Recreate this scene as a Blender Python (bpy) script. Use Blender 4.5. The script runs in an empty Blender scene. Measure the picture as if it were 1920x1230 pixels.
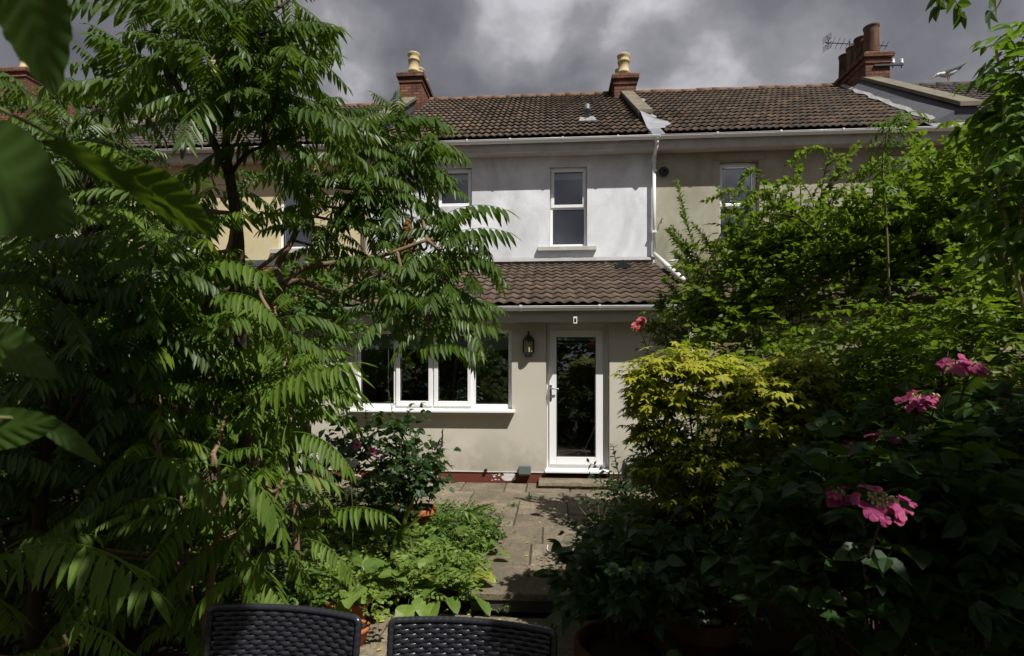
import bpy, math, random
import numpy as np
from mathutils import Vector
PI = math.pi
R = math.radians
random.seed(7)
rng = np.random.default_rng(11)
scn = bpy.context.scene
COL = scn.collection

# ------------------------------------------------------------ camera
YAW = R(4.0)
EYE = np.array([0.0, 0.0, 1.75])
cam_d = bpy.data.cameras.new("camera")
cam = bpy.data.objects.new("camera", cam_d); COL.objects.link(cam)
cam.location = EYE; cam.rotation_euler = (PI/2, 0, YAW)
cam_d.sensor_width = 36; cam_d.lens = 18.75
cam_d.shift_y = 65/1920
cam_d.clip_start = 0.05; cam_d.clip_end = 2000
cam_d.dof.use_dof = True; cam_d.dof.focus_distance = 7.5; cam_d.dof.aperture_fstop = 5.6
scn.camera = cam

# ------------------------------------------------------------ sun and sky
SUN_AZ, SUN_EL = R(42), R(55)          # azimuth from -Y (behind the camera) towards +X
SUN_DIR = Vector((math.sin(SUN_AZ)*math.cos(SUN_EL), -math.cos(SUN_AZ)*math.cos(SUN_EL), math.sin(SUN_EL)))
sl = bpy.data.lights.new("sun", 'SUN'); sl.energy = 5.0; sl.angle = R(0.5); sl.color = (1.0, 0.965, 0.91)
so = bpy.data.objects.new("sun", sl); COL.objects.link(so)
so.rotation_euler = SUN_DIR.to_track_quat('Z', 'Y').to_euler(); so.location = (6, -6, 14)

world = bpy.data.worlds.new("World"); scn.world = world; world.use_nodes = True
wt = world.node_tree; wt.nodes.clear()
def wn(t, **k):
    n = wt.nodes.new(t)
    for a, b in k.items(): setattr(n, a, b)
    return n
wl = wt.links.new
wo = wn('ShaderNodeOutputWorld')
sky = wn('ShaderNodeTexSky', sky_type='NISHITA', sun_disc=False, sun_elevation=SUN_EL,
         sun_rotation=math.atan2(SUN_DIR.x, SUN_DIR.y))
bg1 = wn('ShaderNodeBackground'); bg1.inputs['Strength'].default_value = 0.08
wl(sky.outputs[0], bg1.inputs['Color'])
tc = wn('ShaderNodeTexCoord')
mp = wn('ShaderNodeMapping'); mp.inputs['Scale'].default_value = (1.0, 1.0, 1.35); mp.inputs['Location'].default_value = (1.7, 2.3, 0.9)
wl(tc.outputs['Generated'], mp.inputs['Vector'])
def wnoise(scale, detail, rough, dist):
    n = wn('ShaderNodeTexNoise'); n.inputs['Scale'].default_value = scale; n.inputs['Detail'].default_value = detail
    n.inputs['Roughness'].default_value = rough; n.inputs['Distortion'].default_value = dist
    wl(mp.outputs[0], n.inputs['Vector']); return n
n1 = wnoise(3.0, 5, 0.48, 0.15); n2 = wnoise(8.5, 7, 0.52, 0.2)
mx = wn('ShaderNodeMath', operation='MULTIPLY_ADD'); mx.inputs[1].default_value = 0.5
wl(n2.outputs[0], mx.inputs[0]); wl(n1.outputs[0], mx.inputs[2])
last = mx.outputs[0]
def wdir(px, py):
    dx, dz = (px-960)/1000, (680-py)/1000
    v = Vector((math.cos(YAW)*dx-math.sin(YAW), math.sin(YAW)*dx+math.cos(YAW), dz)); v.normalize(); return v
# thinner and thicker parts of the cloud deck
for px, py, amp, width in [(1110, -5, 0.14, 0.972), (770, 90, -0.07, 0.965), (1270, 130, 0.07, 0.988), (640, 60, 0.07, 0.995),
                           (1160, 95, -0.12, 0.994), (1420, 50, 0.02, 0.982), (1660, 40, -0.08, 0.975), (650, 170, 0.08, 0.997), (1480,100,0.03,0.992), (1330, 20, -0.07, .985)]:
    d = wn('ShaderNodeVectorMath', operation='DOT_PRODUCT'); d.inputs[1].default_value = wdir(px, py)
    nv = wn('ShaderNodeVectorMath', operation='NORMALIZE'); wl(tc.outputs['Generated'], nv.inputs[0]); wl(nv.outputs[0], d.inputs[0])
    mr = wn('ShaderNodeMapRange', interpolation_type='SMOOTHSTEP'); mr.inputs['From Min'].default_value = width; mr.inputs['From Max'].default_value = 1.0
    mr.inputs['To Min'].default_value = 0; mr.inputs['To Max'].default_value = amp
    wl(d.outputs['Value'], mr.inputs['Value'])
    a = wn('ShaderNodeMath', operation='ADD'); wl(last, a.inputs[0]); wl(mr.outputs[0], a.inputs[1]); last = a.outputs[0]
cr = wn('ShaderNodeValToRGB')
el = cr.color_ramp.elements
el[0].position = 0.52; el[0].color = (0.105, 0.105, 0.118, 1)
el[1].position = 1.0; el[1].color = (0.60, 0.59, 0.62, 1)
e = el.new(0.72); e.color = (0.185, 0.183, 0.20, 1)
e = el.new(0.86); e.color = (0.30, 0.297, 0.315, 1)
wl(last, cr.inputs[0])
bg2 = wn('ShaderNodeBackground'); bg2.inputs['Strength'].default_value = 0.86
wl(cr.outputs[0], bg2.inputs['Color'])
ms = wn('ShaderNodeMixShader'); ms.inputs[0].default_value = 0.94
wl(bg1.outputs[0], ms.inputs[1]); wl(bg2.outputs[0], ms.inputs[2]); wl(ms.outputs[0], wo.inputs['Surface'])

scn.view_settings.view_transform = 'Standard'; scn.view_settings.look = 'None'
scn.view_settings.exposure = 0.28; scn.view_settings.gamma = 1.0
scn.cycles.max_bounces = 7; scn.cycles.transparent_max_bounces = 12; scn.cycles.diffuse_bounces = 3
scn.cycles.use_denoising = True

# ------------------------------------------------------------ projection helpers (photo measurements -> metres)
_cy, _sy = math.cos(YAW), math.sin(YAW)
def at(px, py, d):
    dx, dz = (px-960)/1000, (680-py)/1000
    return np.array([d*(dx*_cy-_sy), d*(dx*_sy+_cy), EYE[2]+d*dz])
def onY(px, py, Y):
    dx = (px-960)/1000
    return at(px, py, Y/(dx*_sy+_cy))
def onZ(px, py, z):
    return at(px, py, (EYE[2]-z)/((py-680)/1000))

# ------------------------------------------------------------ materials
class NT:
    def __init__(s, name):
        s.m = bpy.data.materials.new(name); s.m.use_nodes = True; s.t = s.m.node_tree
        s.p = s.t.nodes['Principled BSDF']; s.o = s.t.nodes['Material Output']
    def n(s, t, **k):
        x = s.t.nodes.new(t)
        for a, b in k.items(): setattr(x, a, b)
        return x
    def l(s, a, b): s.t.links.new(a, b)
    def coord(s, scale=(1,1,1)):
        c = s.n('ShaderNodeTexCoord'); m = s.n('ShaderNodeMapping'); m.inputs['Scale'].default_value = scale
        s.l(c.outputs['Object'], m.inputs['Vector']); return m.outputs[0]
    def noise(s, scale, detail=5, rough=.55, vec=None, dist=0):
        x = s.n('ShaderNodeTexNoise'); x.inputs['Scale'].default_value = scale; x.inputs['Detail'].default_value = detail
        x.inputs['Roughness'].default_value = rough; x.inputs['Distortion'].default_value = dist
        s.l(vec if vec is not None else s.coord(), x.inputs['Vector']); return x.outputs[0]
    def ramp(s, fac, stops):
        r = s.n('ShaderNodeValToRGB'); e = r.color_ramp.elements
        e[0].position, e[0].color = stops[0][0], (*stops[0][1], 1); e[1].position, e[1].color = stops[-1][0], (*stops[-1][1], 1)
        for p, c in stops[1:-1]:
            q = e.new(p); q.color = (*c, 1)
        s.l(fac, r.inputs[0]); return r.outputs[0]
    def mix(s, fac, a, b, mode='MIX'):
        x = s.n('ShaderNodeMix', data_type='RGBA', blend_type=mode)
        for sock, v in ((x.inputs[0], fac), (x.inputs[6], a), (x.inputs[7], b)):
            if isinstance(v, (int, float)): sock.default_value = v
            elif isinstance(v, tuple): sock.default_value = (*v, 1)
            else: s.l(v, sock)
        return x.outputs[2]
    def bump(s, h, strength=.3, dist=.01):
        b = s.n('ShaderNodeBump'); b.inputs['Strength'].default_value = strength; b.inputs['Distance'].default_value = dist
        s.l(h, b.inputs['Height']); s.l(b.outputs[0], s.p.inputs['Normal'])
    def set(s, col=None, rough=None, spec=None, metal=None):
        if col is not None:
            if isinstance(col, tuple): s.p.inputs['Base Color'].default_value = (*col, 1)
            else: s.l(col, s.p.inputs['Base Color'])
        if rough is not None: s.p.inputs['Roughness'].default_value = rough
        if spec is not None: s.p.inputs['Specular IOR Level'].default_value = spec
        if metal is not None: s.p.inputs['Metallic'].default_value = metal
        return s.m

def plain(name, col, rough=.5, spec=.4, metal=0, vary=.12, scale=6, bump=0):
    t = NT(name); n = t.noise(scale, 6, .6)
    c = t.mix(n, tuple(x*(1-vary) for x in col), tuple(min(1, x*(1+vary)) for x in col))
    if bump: t.bump(t.noise(scale*12, 4), bump, .004)
    return t.set(c, rough, spec, metal)

def render_mat(name, base, dark, stain=None, fine=90, patch=1.3, bump=.25, amount=.55, streaks=.3):
    t = NT(name)
    v = t.coord((1, 1, .75))
    a = t.noise(patch, 8, .62, v, .6)
    f = t.ramp(a, [(0.38, (0,0,0)), (0.72, (1,1,1))])
    c = t.mix(f, base, dark)
    b = t.noise(patch*4.5, 7, .65, v, 1.2)
    c = t.mix(t.ramp(b, [(0.52, (0,0,0)), (0.8, (amount,)*3)]), c, tuple(x*.72 for x in base))
    streak = t.noise(1, 6, .6, t.coord((7, 7, .35)))
    c = t.mix(t.ramp(streak, [(0.55, (0,0,0)), (0.85, (streaks,)*3)]), c, tuple(x*.6 for x in dark))
    if stain:
        z0, z1, sc = stain
        g = t.n('ShaderNodeTexCoord'); sx = t.n('ShaderNodeSeparateXYZ'); t.l(g.outputs['Object'], sx.inputs[0])
        mr = t.n('ShaderNodeMapRange'); mr.inputs['From Min'].default_value = z1; mr.inputs['From Max'].default_value = z0
        t.l(sx.outputs[2], mr.inputs[0])
        m = t.n('ShaderNodeMath', operation='MULTIPLY'); t.l(mr.outputs[0], m.inputs[0])
        t.l(t.ramp(t.noise(2.2, 6, .6), [(.35, (0,0,0)), (.6, (1,1,1))]), m.inputs[1])
        c = t.mix(m.outputs[0], c, sc)
    h = t.noise(fine, 4, .6)
    t.bump(h, bump, .006)
    return t.set(c, .9, .2)

def foliage(name, a, b, trans=.32, rough=.42, spec=.45, tcol=None, extra=None):
    t = NT(name)
    at_ = t.n('ShaderNodeAttribute', attribute_name='rnd')
    stops = [(0, a), (.8, b)] if not extra else [(0, a), (.6, b), (.93, b), (1.0, extra)]
    c = t.ramp(at_.outputs['Fac'], stops)
    c = t.mix(.35, c, t.ramp(t.noise(9, 4), [(.3, (.55,.6,.5)), (.7, (1,1,.9))]), 'MULTIPLY')
    t.set(c, rough, spec)
    if trans:
        tr = t.n('ShaderNodeBsdfTranslucent')
        if tcol: tr.inputs[0].default_value = (*tcol, 1)
        else: t.l(t.mix(.6, c, (.25, .42, .02)), tr.inputs[0])
        m = t.n('ShaderNodeMixShader'); m.inputs[0].default_value = trans
        t.l(t.p.outputs[0], m.inputs[1]); t.l(tr.outputs[0], m.inputs[2]); t.l(m.outputs[0], t.o.inputs['Surface'])
    return t.m

def tile_mat(name, stops, lich=(.20,.17,.12)):
    t = NT(name)
    at_ = t.n('ShaderNodeAttribute', attribute_name='rnd')
    c = t.ramp(at_.outputs['Fac'], stops)
    c = t.mix(t.ramp(t.noise(.9, 6, .6), [(.4, (0,0,0)), (.75, (.6,)*3)]), c, tuple(x*.55 for x in stops[0][1]))
    c = t.mix(t.ramp(t.noise(22, 7, .75), [(.54, (0,0,0)), (.70, (.75,)*3)]), c, lich)
    t.bump(t.noise(60, 4), .35, .006)
    return t.set(c, .85, .25)

M = {}
M['white_render'] = render_mat('white_render', (.77,.785,.81), (.44,.455,.48), bump=.35, patch=1.15, streaks=.12)
M['ext_render'] = render_mat('stone_roughcast', (.57,.53,.45), (.52,.48,.405), stain=(.1, .85, (.33,.30,.24)), fine=150, bump=.5, patch=.8, amount=.2, streaks=.08)
M['grey_render'] = render_mat('old_render', (.40,.38,.295), (.255,.242,.185), stain=(3.0, 4.6, (.15,.135,.05)), bump=.2, patch=1.6, amount=.7)
M['yellow_render'] = render_mat('yellow_render', (.58,.505,.31), (.50,.44,.28), bump=.15)
M['cream_render'] = render_mat('cream_render', (.55,.5,.4), (.45,.42,.35), bump=.15)
M['upvc'] = plain('white_upvc', (.80,.80,.80), .28, .5, vary=.04)
M['fascia'] = plain('stone_paint', (.40,.37,.32), .5, .3, vary=.08)
M['old_paint'] = render_mat('weathered_paint', (.52,.51,.485), (.38,.365,.335), patch=2.2, bump=.1)
M['tile_main'] = tile_mat('concrete_tile_rust', [(0,(.045,.034,.027)), (.5,(.095,.070,.053)), (.85,(.135,.088,.059)), (1,(.20,.115,.065))], (.20,.185,.14))
M['tile_ext'] = tile_mat('concrete_tile_brown', [(0,(.055,.037,.028)), (.5,(.092,.064,.047)), (1,(.135,.095,.068))], (.22,.19,.15))
M['tile_grey'] = tile_mat('concrete_tile_grey', [(0,(.06,.05,.045)), (.5,(.09,.075,.068)), (1,(.13,.105,.09))])
M['tile_red'] = tile_mat('clay_tile_red', [(0,(.10,.04,.025)), (.5,(.16,.065,.04)), (1,(.24,.10,.06))])
M['ridge'] = plain('ridge_tile', (.17,.10,.065), .85, .2, vary=.4, scale=7)
M['lead'] = plain('lead_flashing', (.07,.07,.082), .65, .4, vary=.5, scale=6, bump=.4)
M['lead_pale'] = plain('pale_lead', (.26,.26,.285), .6, .4, vary=.5, scale=7, bump=.4)
M['cement'] = plain('cement_fillet', (.27,.265,.265), .9, .2, vary=.3, scale=8, bump=.4)
M['coping'] = plain('weathered_coping', (.155,.14,.105), .9, .2, vary=.6, scale=4, bump=.5)
M['pot_buff'] = plain('buff_clay', (.50,.40,.22), .75, .25, vary=.2, scale=5)
M['pot_red'] = plain('sooty_red_clay', (.16,.09,.06), .85, .2, vary=.75, scale=3)
def soot_mat():
    t = NT('sooty_clay'); v = t.coord((7, 7, 1.1))
    c = t.ramp(t.noise(1, 7, .65, v, .4), [(.34, (.035,.026,.022)), (.52, (.12,.065,.042)), (.70, (.21,.115,.07))])
    c = t.mix(t.ramp(t.noise(5, 6, .6), [(.5, (0,0,0)), (.75, (.6,)*3)]), c, (.16,.15,.12)); t.bump(t.noise(40, 4), .3, .005)
    return t.set(c, .9, .15)
M['pot_red'] = soot_mat()
M['black_metal'] = plain('black_metal', (.018,.017,.016), .45, .5, vary=.2)
M['gasket'] = plain('rubber_seal', (.06,.06,.062), .6, .3, vary=.2)
M['black_plastic'] = plain('black_plastic', (.015,.015,.016), .35, .5, vary=.2)
M['grey_plastic'] = plain('grey_plastic', (.13,.15,.15), .45, .4, vary=.08)
M['chrome'] = plain('satin_steel', (.55,.55,.56), .28, .5, 1.0, vary=.05)
M['terracotta'] = plain('terracotta', (.42,.13,.05), .75, .3, vary=.3, scale=9)
M['bark'] = plain('sumac_bark', (.20,.135,.085), .85, .2, vary=.4, scale=30, bump=.5)
M['twig'] = plain('green_twig', (.13,.13,.05), .7, .2, vary=.3, scale=20)
M['darkbark'] = plain('dark_bark', (.055,.042,.030), .9, .2, vary=.4, scale=30, bump=.5)
M['pale_stem'] = plain('pale_stem', (.34,.33,.15), .7, .2, vary=.25, scale=20)
M['dark_stone'] = plain('riser_stone', (.055,.05,.042), .9, .2, vary=.5, scale=9, bump=.5)  # dark mottled stone of the step riser
M['shaded_clay'] = plain('shade_dark_clay', (.11,.05,.028), .85, .15, vary=.4, scale=8)  # terracotta with the shade put into its colour
M['soil'] = plain('soil', (.045,.033,.023), .95, .1, vary=.5, scale=14, bump=.8)
M['boot'] = plain('green_rubber', (.045,.065,.045), .5, .4, vary=.15)
M['boot_sole'] = plain('boot_sole', (.20,.23,.19), .7, .3, vary=.2)
M['blind'] = plain('blind_fabric', (.60,.60,.58), .9, .1, vary=.05)
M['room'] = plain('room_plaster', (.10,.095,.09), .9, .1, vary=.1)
M['worktop'] = plain('oak_worktop', (.42,.26,.10), .5, .3, vary=.2)
M['wood'] = plain('fence_wood', (.17,.125,.085), .9, .15, vary=.35, scale=9, bump=.4)
M['pebble'] = plain('pebble', (.30,.29,.27), .7, .3, vary=.3, scale=12)
M['cable'] = plain('pale_hose', (.55,.52,.45), .5, .4, vary=.1)
M['red_paint'] = render_mat('red_oxide_paint', (.14,.042,.028), (.13,.036,.024), patch=3, bump=.3, amount=.3)
M['white_flake'] = plain('flaked_white_paint', (.62,.60,.58), .8, .2, vary=.2, scale=18)

def brick_mat():
    t = NT('brick')
    c = t.n('ShaderNodeTexCoord'); s = t.n('ShaderNodeSeparateXYZ'); t.l(c.outputs['Object'], s.inputs[0])
    a = t.n('ShaderNodeMath', operation='ADD'); t.l(s.outputs[0], a.inputs[0]); t.l(s.outputs[1], a.inputs[1])
    cb = t.n('ShaderNodeCombineXYZ'); t.l(a.outputs[0], cb.inputs[0]); t.l(s.outputs[2], cb.inputs[1])
    b = t.n('ShaderNodeTexBrick'); t.l(cb.outputs[0], b.inputs['Vector'])
    b.inputs['Scale'].default_value = 1; b.inputs['Brick Width'].default_value = .225; b.inputs['Row Height'].default_value = .078
    b.inputs['Mortar Size'].default_value = .011; b.inputs['Color1'].default_value = (.29,.125,.072,1); b.inputs['Color2'].default_value = (.17,.073,.047,1)
    b.inputs['Mortar'].default_value = (.055,.04,.033,1)
    col = t.mix(t.ramp(t.noise(4, 6), [(.40, (0,0,0)), (.72, (.9,)*3)]), b.outputs[0], (.05,.032,.027))
    t.bump(b.outputs['Fac'], -.6, .01)
    return t.set(col, .9, .2)
M['brick'] = brick_mat()

def glass_mat(name, tint, refl=1.0):
    t = NT(name)
    tr = t.n('ShaderNodeBsdfTransparent'); tr.inputs[0].default_value = (*tint, 1)
    gl = t.n('ShaderNodeBsdfGlossy'); gl.inputs['Roughness'].default_value = .015; gl.inputs[0].default_value = (.95,.97,1,1)
    fr = t.n('ShaderNodeFresnel'); fr.inputs[0].default_value = 1.55
    mu = t.n('ShaderNodeMath', operation='MULTIPLY'); mu.inputs[1].default_value = 2.6*refl; mu.use_clamp = True
    t.l(fr.outputs[0], mu.inputs[0])
    m = t.n('ShaderNodeMixShader'); t.l(mu.outputs[0], m.inputs[0]); t.l(tr.outputs[0], m.inputs[1]); t.l(gl.outputs[0], m.inputs[2])
    t.l(m.outputs[0], t.o.inputs['Surface']); return t.m
M['glass'] = glass_mat('window_glass', (.90,.92,.91))
M['amber_glass'] = plain('frosted_amber_glass', (.42,.36,.18), .35, .5, vary=.15)
M['net'] = plain('net_curtain', (.062,.068,.100), .8, .2, vary=.12, scale=2)
M['curtain'] = plain('pale_curtain', (.40,.42,.48), .9, .1, vary=.15, scale=3)

def paving_mat():
    t = NT('riven_sandstone')
    at_ = t.n('ShaderNodeAttribute', attribute_name='rnd')
    c = t.ramp(at_.outputs['Fac'], [(0, (.19,.150,.102)), (.5, (.255,.205,.142)), (1, (.335,.272,.19))])
    c = t.mix(t.ramp(t.noise(2.2, 8, .65, None, .8), [(.38, (0,0,0)), (.68, (.85,)*3)]), c, (.105,.092,.07))
    c = t.mix(t.ramp(t.noise(.9, 7, .7, None, .5), [(.45, (0,0,0)), (.7, (.6,)*3)]), c, (.085,.082,.055))
    c = t.mix(t.ramp(t.noise(30, 6, .7), [(.52, (0,0,0)), (.70, (.75,)*3)]), c, (.085,.075,.05))
    c = t.mix(t.ramp(t.noise(11, 8, .7, None, 1.5), [(.50, (0,0,0)), (.62, (.7,)*3)]), c, (.10,.085,.06))
    c = t.mix(t.ramp(t.noise(17, 6, .7, None, .5), [(.60, (0,0,0)), (.68, (.6,)*3)]), c, (.36,.31,.23))
    h = t.mix(.6, t.noise(9, 8, .6, None, 1.0), t.noise(70, 4))
    t.bump(h, .9, .02)
    return t.set(c, .9, .2)
M['paving'] = paving_mat()

# foliage
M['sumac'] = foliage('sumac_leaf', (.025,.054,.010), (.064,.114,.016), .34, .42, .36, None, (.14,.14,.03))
M['sumac_sunlit'] = foliage('sumac_leaf_sunny', (.042,.086,.012), (.112,.182,.022), .37, .52, .24, None, (.22,.21,.04))  # sunlit copy of the sumac leaf; sun and shade set by leaf colour
M['hazel'] = foliage('hazel_leaf', (.022,.048,.008), (.042,.085,.012), .26, .55, .25)
M['shrub'] = foliage('rose_leaf', (.042,.076,.010), (.15,.20,.018), .42, .48, .3, None, (.24,.22,.03))
M['variegated'] = foliage('variegated_leaf', (.07,.11,.025), (.26,.28,.095), .30, .5, .3)
M['elder'] = foliage('elder_leaf', (.065,.135,.016), (.12,.215,.026), .40, .45, .35)
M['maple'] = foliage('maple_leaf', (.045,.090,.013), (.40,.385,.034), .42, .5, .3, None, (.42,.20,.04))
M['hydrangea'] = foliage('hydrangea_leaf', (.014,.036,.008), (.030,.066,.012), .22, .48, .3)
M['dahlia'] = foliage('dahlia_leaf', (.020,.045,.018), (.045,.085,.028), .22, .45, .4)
M['herb'] = foliage('herb_leaf', (.075,.13,.022), (.19,.26,.05), .34, .5, .35)
M['broad'] = foliage('broad_leaf', (.08,.15,.03), (.17,.25,.05), .34, .45, .4, None, (.36,.34,.05))
M['small'] = foliage('small_leaf', (.045,.095,.02), (.09,.16,.03), .3, .45, .4)
M['strap'] = foliage('strap_leaf', (.10,.17,.035), (.17,.25,.06), .34, .4, .4)
M['grass'] = foliage('grass_blade', (.05,.10,.02), (.10,.16,.03), .3, .5, .3)
M['pink'] = foliage('pink_petal', (.28,.03,.13), (.46,.095,.22), .30, .6, .2, (.6,.08,.25))
M['rose_pink'] = foliage('rose_petal', (.60,.11,.12), (.68,.22,.20), .30, .6, .2, (.7,.2,.2))
M['magenta'] = foliage('dahlia_petal', (.42,.04,.24), (.75,.42,.62), .25, .6, .2, (.5,.05,.25))
M['white_petal'] = foliage('white_petal', (.60,.60,.56), (.75,.74,.70), .25, .6, .2, (.7,.7,.65))
M['cream'] = foliage('flower_centre', (.40,.36,.16), (.55,.5,.28), 0, .7, .2)
M['orange'] = plain('flower_eye', (.35,.08,.02), .7, .2)
M['dead'] = foliage('dead_leaf', (.45,.36,.06), (.55,.46,.10), .2, .7, .2)
M['seed'] = plain('dry_seed_head', (.16,.085,.035), .9, .1, vary=.4, scale=40)

# ------------------------------------------------------------ object helpers
def link(o, parent=None):
    COL.objects.link(o)
    if parent is not None:
        o.parent = parent
    return o
def wloc(o):
    v = Vector(o.location); p = o.parent
    while p is not None: v += Vector(p.location); p = p.parent
    return v
def thing(name, label, cat, loc=(0,0,0), group=None):
    o = bpy.data.objects.new(name, None); o.empty_display_size = .1; COL.objects.link(o)
    o.location = Vector([float(x) for x in loc]); o['label'] = label; o['category'] = cat
    if group: o['group'] = group
    return o
def tag(o, label, cat, group=None):
    o['label'] = label; o['category'] = cat
    if group: o['group'] = group
    return o

def np_mesh(name, V, F, mats, parent=None, smooth=False, rnd=None, midx=None):
    """V (n,3) in world metres, F list of (m,k) index arrays; the object sits at its parent's place"""
    V = np.asarray(V, dtype=np.float64).reshape(-1, 3)
    off = np.zeros(3)
    if parent is not None: off = np.array(wloc(parent))
    me = bpy.data.meshes.new(name)
    F = [np.asarray(f, dtype=np.int32) for f in F if len(f)]
    nl = sum(f.size for f in F); nf = sum(len(f) for f in F)
    me.vertices.add(len(V)); me.vertices.foreach_set('co', (V-off).astype(np.float32).ravel())
    me.loops.add(nl); me.polygons.add(nf)
    me.loops.foreach_set('vertex_index', np.concatenate([f.ravel() for f in F]))
    tot = np.concatenate([np.full(len(f), f.shape[1], dtype=np.int32) for f in F])
    st = np.concatenate([[0], np.cumsum(tot)[:-1]]).astype(np.int32)
    me.polygons.foreach_set('loop_start', st)
    if not isinstance(mats, (list, tuple)): mats = [mats]
    for m in mats: me.materials.append(m)
    if midx is not None: me.polygons.foreach_set('material_index', np.asarray(midx, dtype=np.int32))
    me.polygons.foreach_set('use_smooth', np.full(nf, bool(smooth)))
    me.update(calc_edges=True); me.validate()
    if rnd is not None:
        a = me.attributes.new('rnd', 'FLOAT', 'POINT'); a.data.foreach_set('value', np.asarray(rnd, dtype=np.float32))
    o = bpy.data.objects.new(name, me)
    return link(o, parent)

class MB:
    def __init__(s): s.v = []; s.f = []; s.mi = []; s.r = []
    def add(s, vs, fs, mi=0, r=.5):
        o = len(s.v); s.v += [tuple(float(c) for c in v) for v in vs]; s.r += [r]*len(vs)
        for f in fs: s.f.append([i+o for i in f]); s.mi.append(mi)
    def box(s, x0, x1, y0, y1, z0, z1, mi=0, r=.5, taper=0):
        t = taper
        s.add([(x0,y0,z0),(x1,y0,z0),(x1,y1,z0),(x0,y1,z0),(x0+t,y0+t,z1),(x1-t,y0+t,z1),(x1-t,y1-t,z1),(x0+t,y1-t,z1)],
              [(3,2,1,0),(4,5,6,7),(0,1,5,4),(1,2,6,5),(2,3,7,6),(3,0,4,7)], mi, r)
    def bevbox(s, x0, x1, y0, y1, z0, z1, b=.01, mi=0, r=.5):
        """box whose top edges are chamfered"""
        v = [(x0,y0,z0),(x1,y0,z0),(x1,y1,z0),(x0,y1,z0),(x0,y0,z1-b),(x1,y0,z1-b),(x1,y1,z1-b),(x0,y1,z1-b),
             (x0+b,y0+b,z1),(x1-b,y0+b,z1),(x1-b,y1-b,z1),(x0+b,y1-b,z1)]
        s.add(v, [(3,2,1,0),(8,9,10,11)]+[(i,(i+1)%4,4+(i+1)%4,4+i) for i in range(4)]+[(4+i,4+(i+1)%4,8+(i+1)%4,8+i) for i in range(4)], mi, r)
    def quad(s, a, b, c, d, mi=0): s.add([a,b,c,d], [(0,1,2,3)], mi)
    def ring(s, x0, x1, z0, z1, y0, y1, w, mi=0, wb=None, wt=None):
        """rectangular frame in the XZ plane, butt-jointed"""
        wb = w if wb is None else wb; wt = w if wt is None else wt
        s.box(x0, x0+w, y0, y1, z0, z1, mi); s.box(x1-w, x1, y0, y1, z0, z1, mi)
        s.box(x0+w, x1-w, y0, y1, z0, z0+wb, mi); s.box(x0+w, x1-w, y0, y1, z1-wt, z1, mi)
    def hexa(s, b, t, mi=0):
        s.add(list(b)+list(t), [(3,2,1,0),(4,5,6,7),(0,1,5,4),(1,2,6,5),(2,3,7,6),(3,0,4,7)], mi)
    def tube(s, path, radii, n=8, mi=0, caps=True, r=.5):
        P = [Vector([float(c) for c in p]) for p in path]
        if not isinstance(radii, (list, tuple, np.ndarray)): radii = [radii]*len(P)
        vs = []; up = None
        for i, p in enumerate(P):
            t = (P[min(i+1, len(P)-1)]-P[max(i-1, 0)])
            if t.length < 1e-9: t = Vector((0,0,1))
            t.normalize()
            if up is None: up = Vector((0,0,1)) if abs(t.z) < .9 else Vector((1,0,0))
            a = t.cross(up)
            if a.length < 1e-6: a = t.orthogonal()
            a.normalize(); b = a.cross(t); b.normalize(); up = b
            for k in range(n):
                th = 2*PI*k/n; vs.append(p+(a*math.cos(th)+b*math.sin(th))*float(radii[i]))
        fs = [(i*n+k, i*n+(k+1)%n, (i+1)*n+(k+1)%n, (i+1)*n+k) for i in range(len(P)-1) for k in range(n)]
        if caps: fs += [tuple(range(n-1, -1, -1)), tuple(range((len(P)-1)*n, len(P)*n))]
        s.add(vs, fs, mi, r)
    def lathe(s, c, prof, n=20, mi=0, axis=None):
        """prof: (radius, height) pairs round a vertical axis at c"""
        vs = []
        for rr, h in prof:
            for k in range(n):
                th = 2*PI*k/n; vs.append((c[0]+rr*math.cos(th), c[1]+rr*math.sin(th), c[2]+h))
        m = len(prof)
        fs = [(i*n+k, i*n+(k+1)%n, (i+1)*n+(k+1)%n, (i+1)*n+k) for i in range(m-1) for k in range(n)]
        fs += [tuple(range(n-1, -1, -1)), tuple(range((m-1)*n, m*n))]
        s.add(vs, fs, mi)
    def ball(s, c, rx, ry, rz, n=10, m=7, mi=0, jit=0, rot=0):
        vs = []; fs = []
        cr_, sr_ = math.cos(rot), math.sin(rot)
        for i in range(m+1):
            ph = PI*i/m
            for k in range(n):
                th = 2*PI*k/n; q = 1+(random.uniform(-jit, jit) if 0 < i < m else 0)
                x, y, z = rx*math.sin(ph)*math.cos(th)*q, ry*math.sin(ph)*math.sin(th)*q, rz*math.cos(ph)*q
                vs.append((c[0]+x*cr_-y*sr_, c[1]+x*sr_+y*cr_, c[2]+z))
        for i in range(m):
            for k in range(n): fs.append((i*n+k, (i+1)*n+k, (i+1)*n+(k+1)%n, i*n+(k+1)%n))
        s.add(vs, fs, mi)
    def build(s, name, mats, parent=None, smooth=False, bevel=0):
        me = bpy.data.meshes.new(name)
        off = Vector((0,0,0)) if parent is None else wloc(parent)
        me.from_pydata([tuple(Vector(v)-off) for v in s.v], [], s.f)
        if not isinstance(mats, (list, tuple)): mats = [mats]
        for m in mats: me.materials.append(m)
        me.polygons.foreach_set('material_index', s.mi)
        me.polygons.foreach_set('use_smooth', [bool(smooth)]*len(s.f))
        a = me.attributes.new('rnd', 'FLOAT', 'POINT'); a.data.foreach_set('value', s.r)
        me.update(); me.validate()
        o = link(bpy.data.objects.new(name, me), parent)
        if bevel:
            b = o.modifiers.new('bevel', 'BEVEL'); b.width = bevel; b.segments = 2; b.limit_method = 'ANGLE'
        return o
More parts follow.
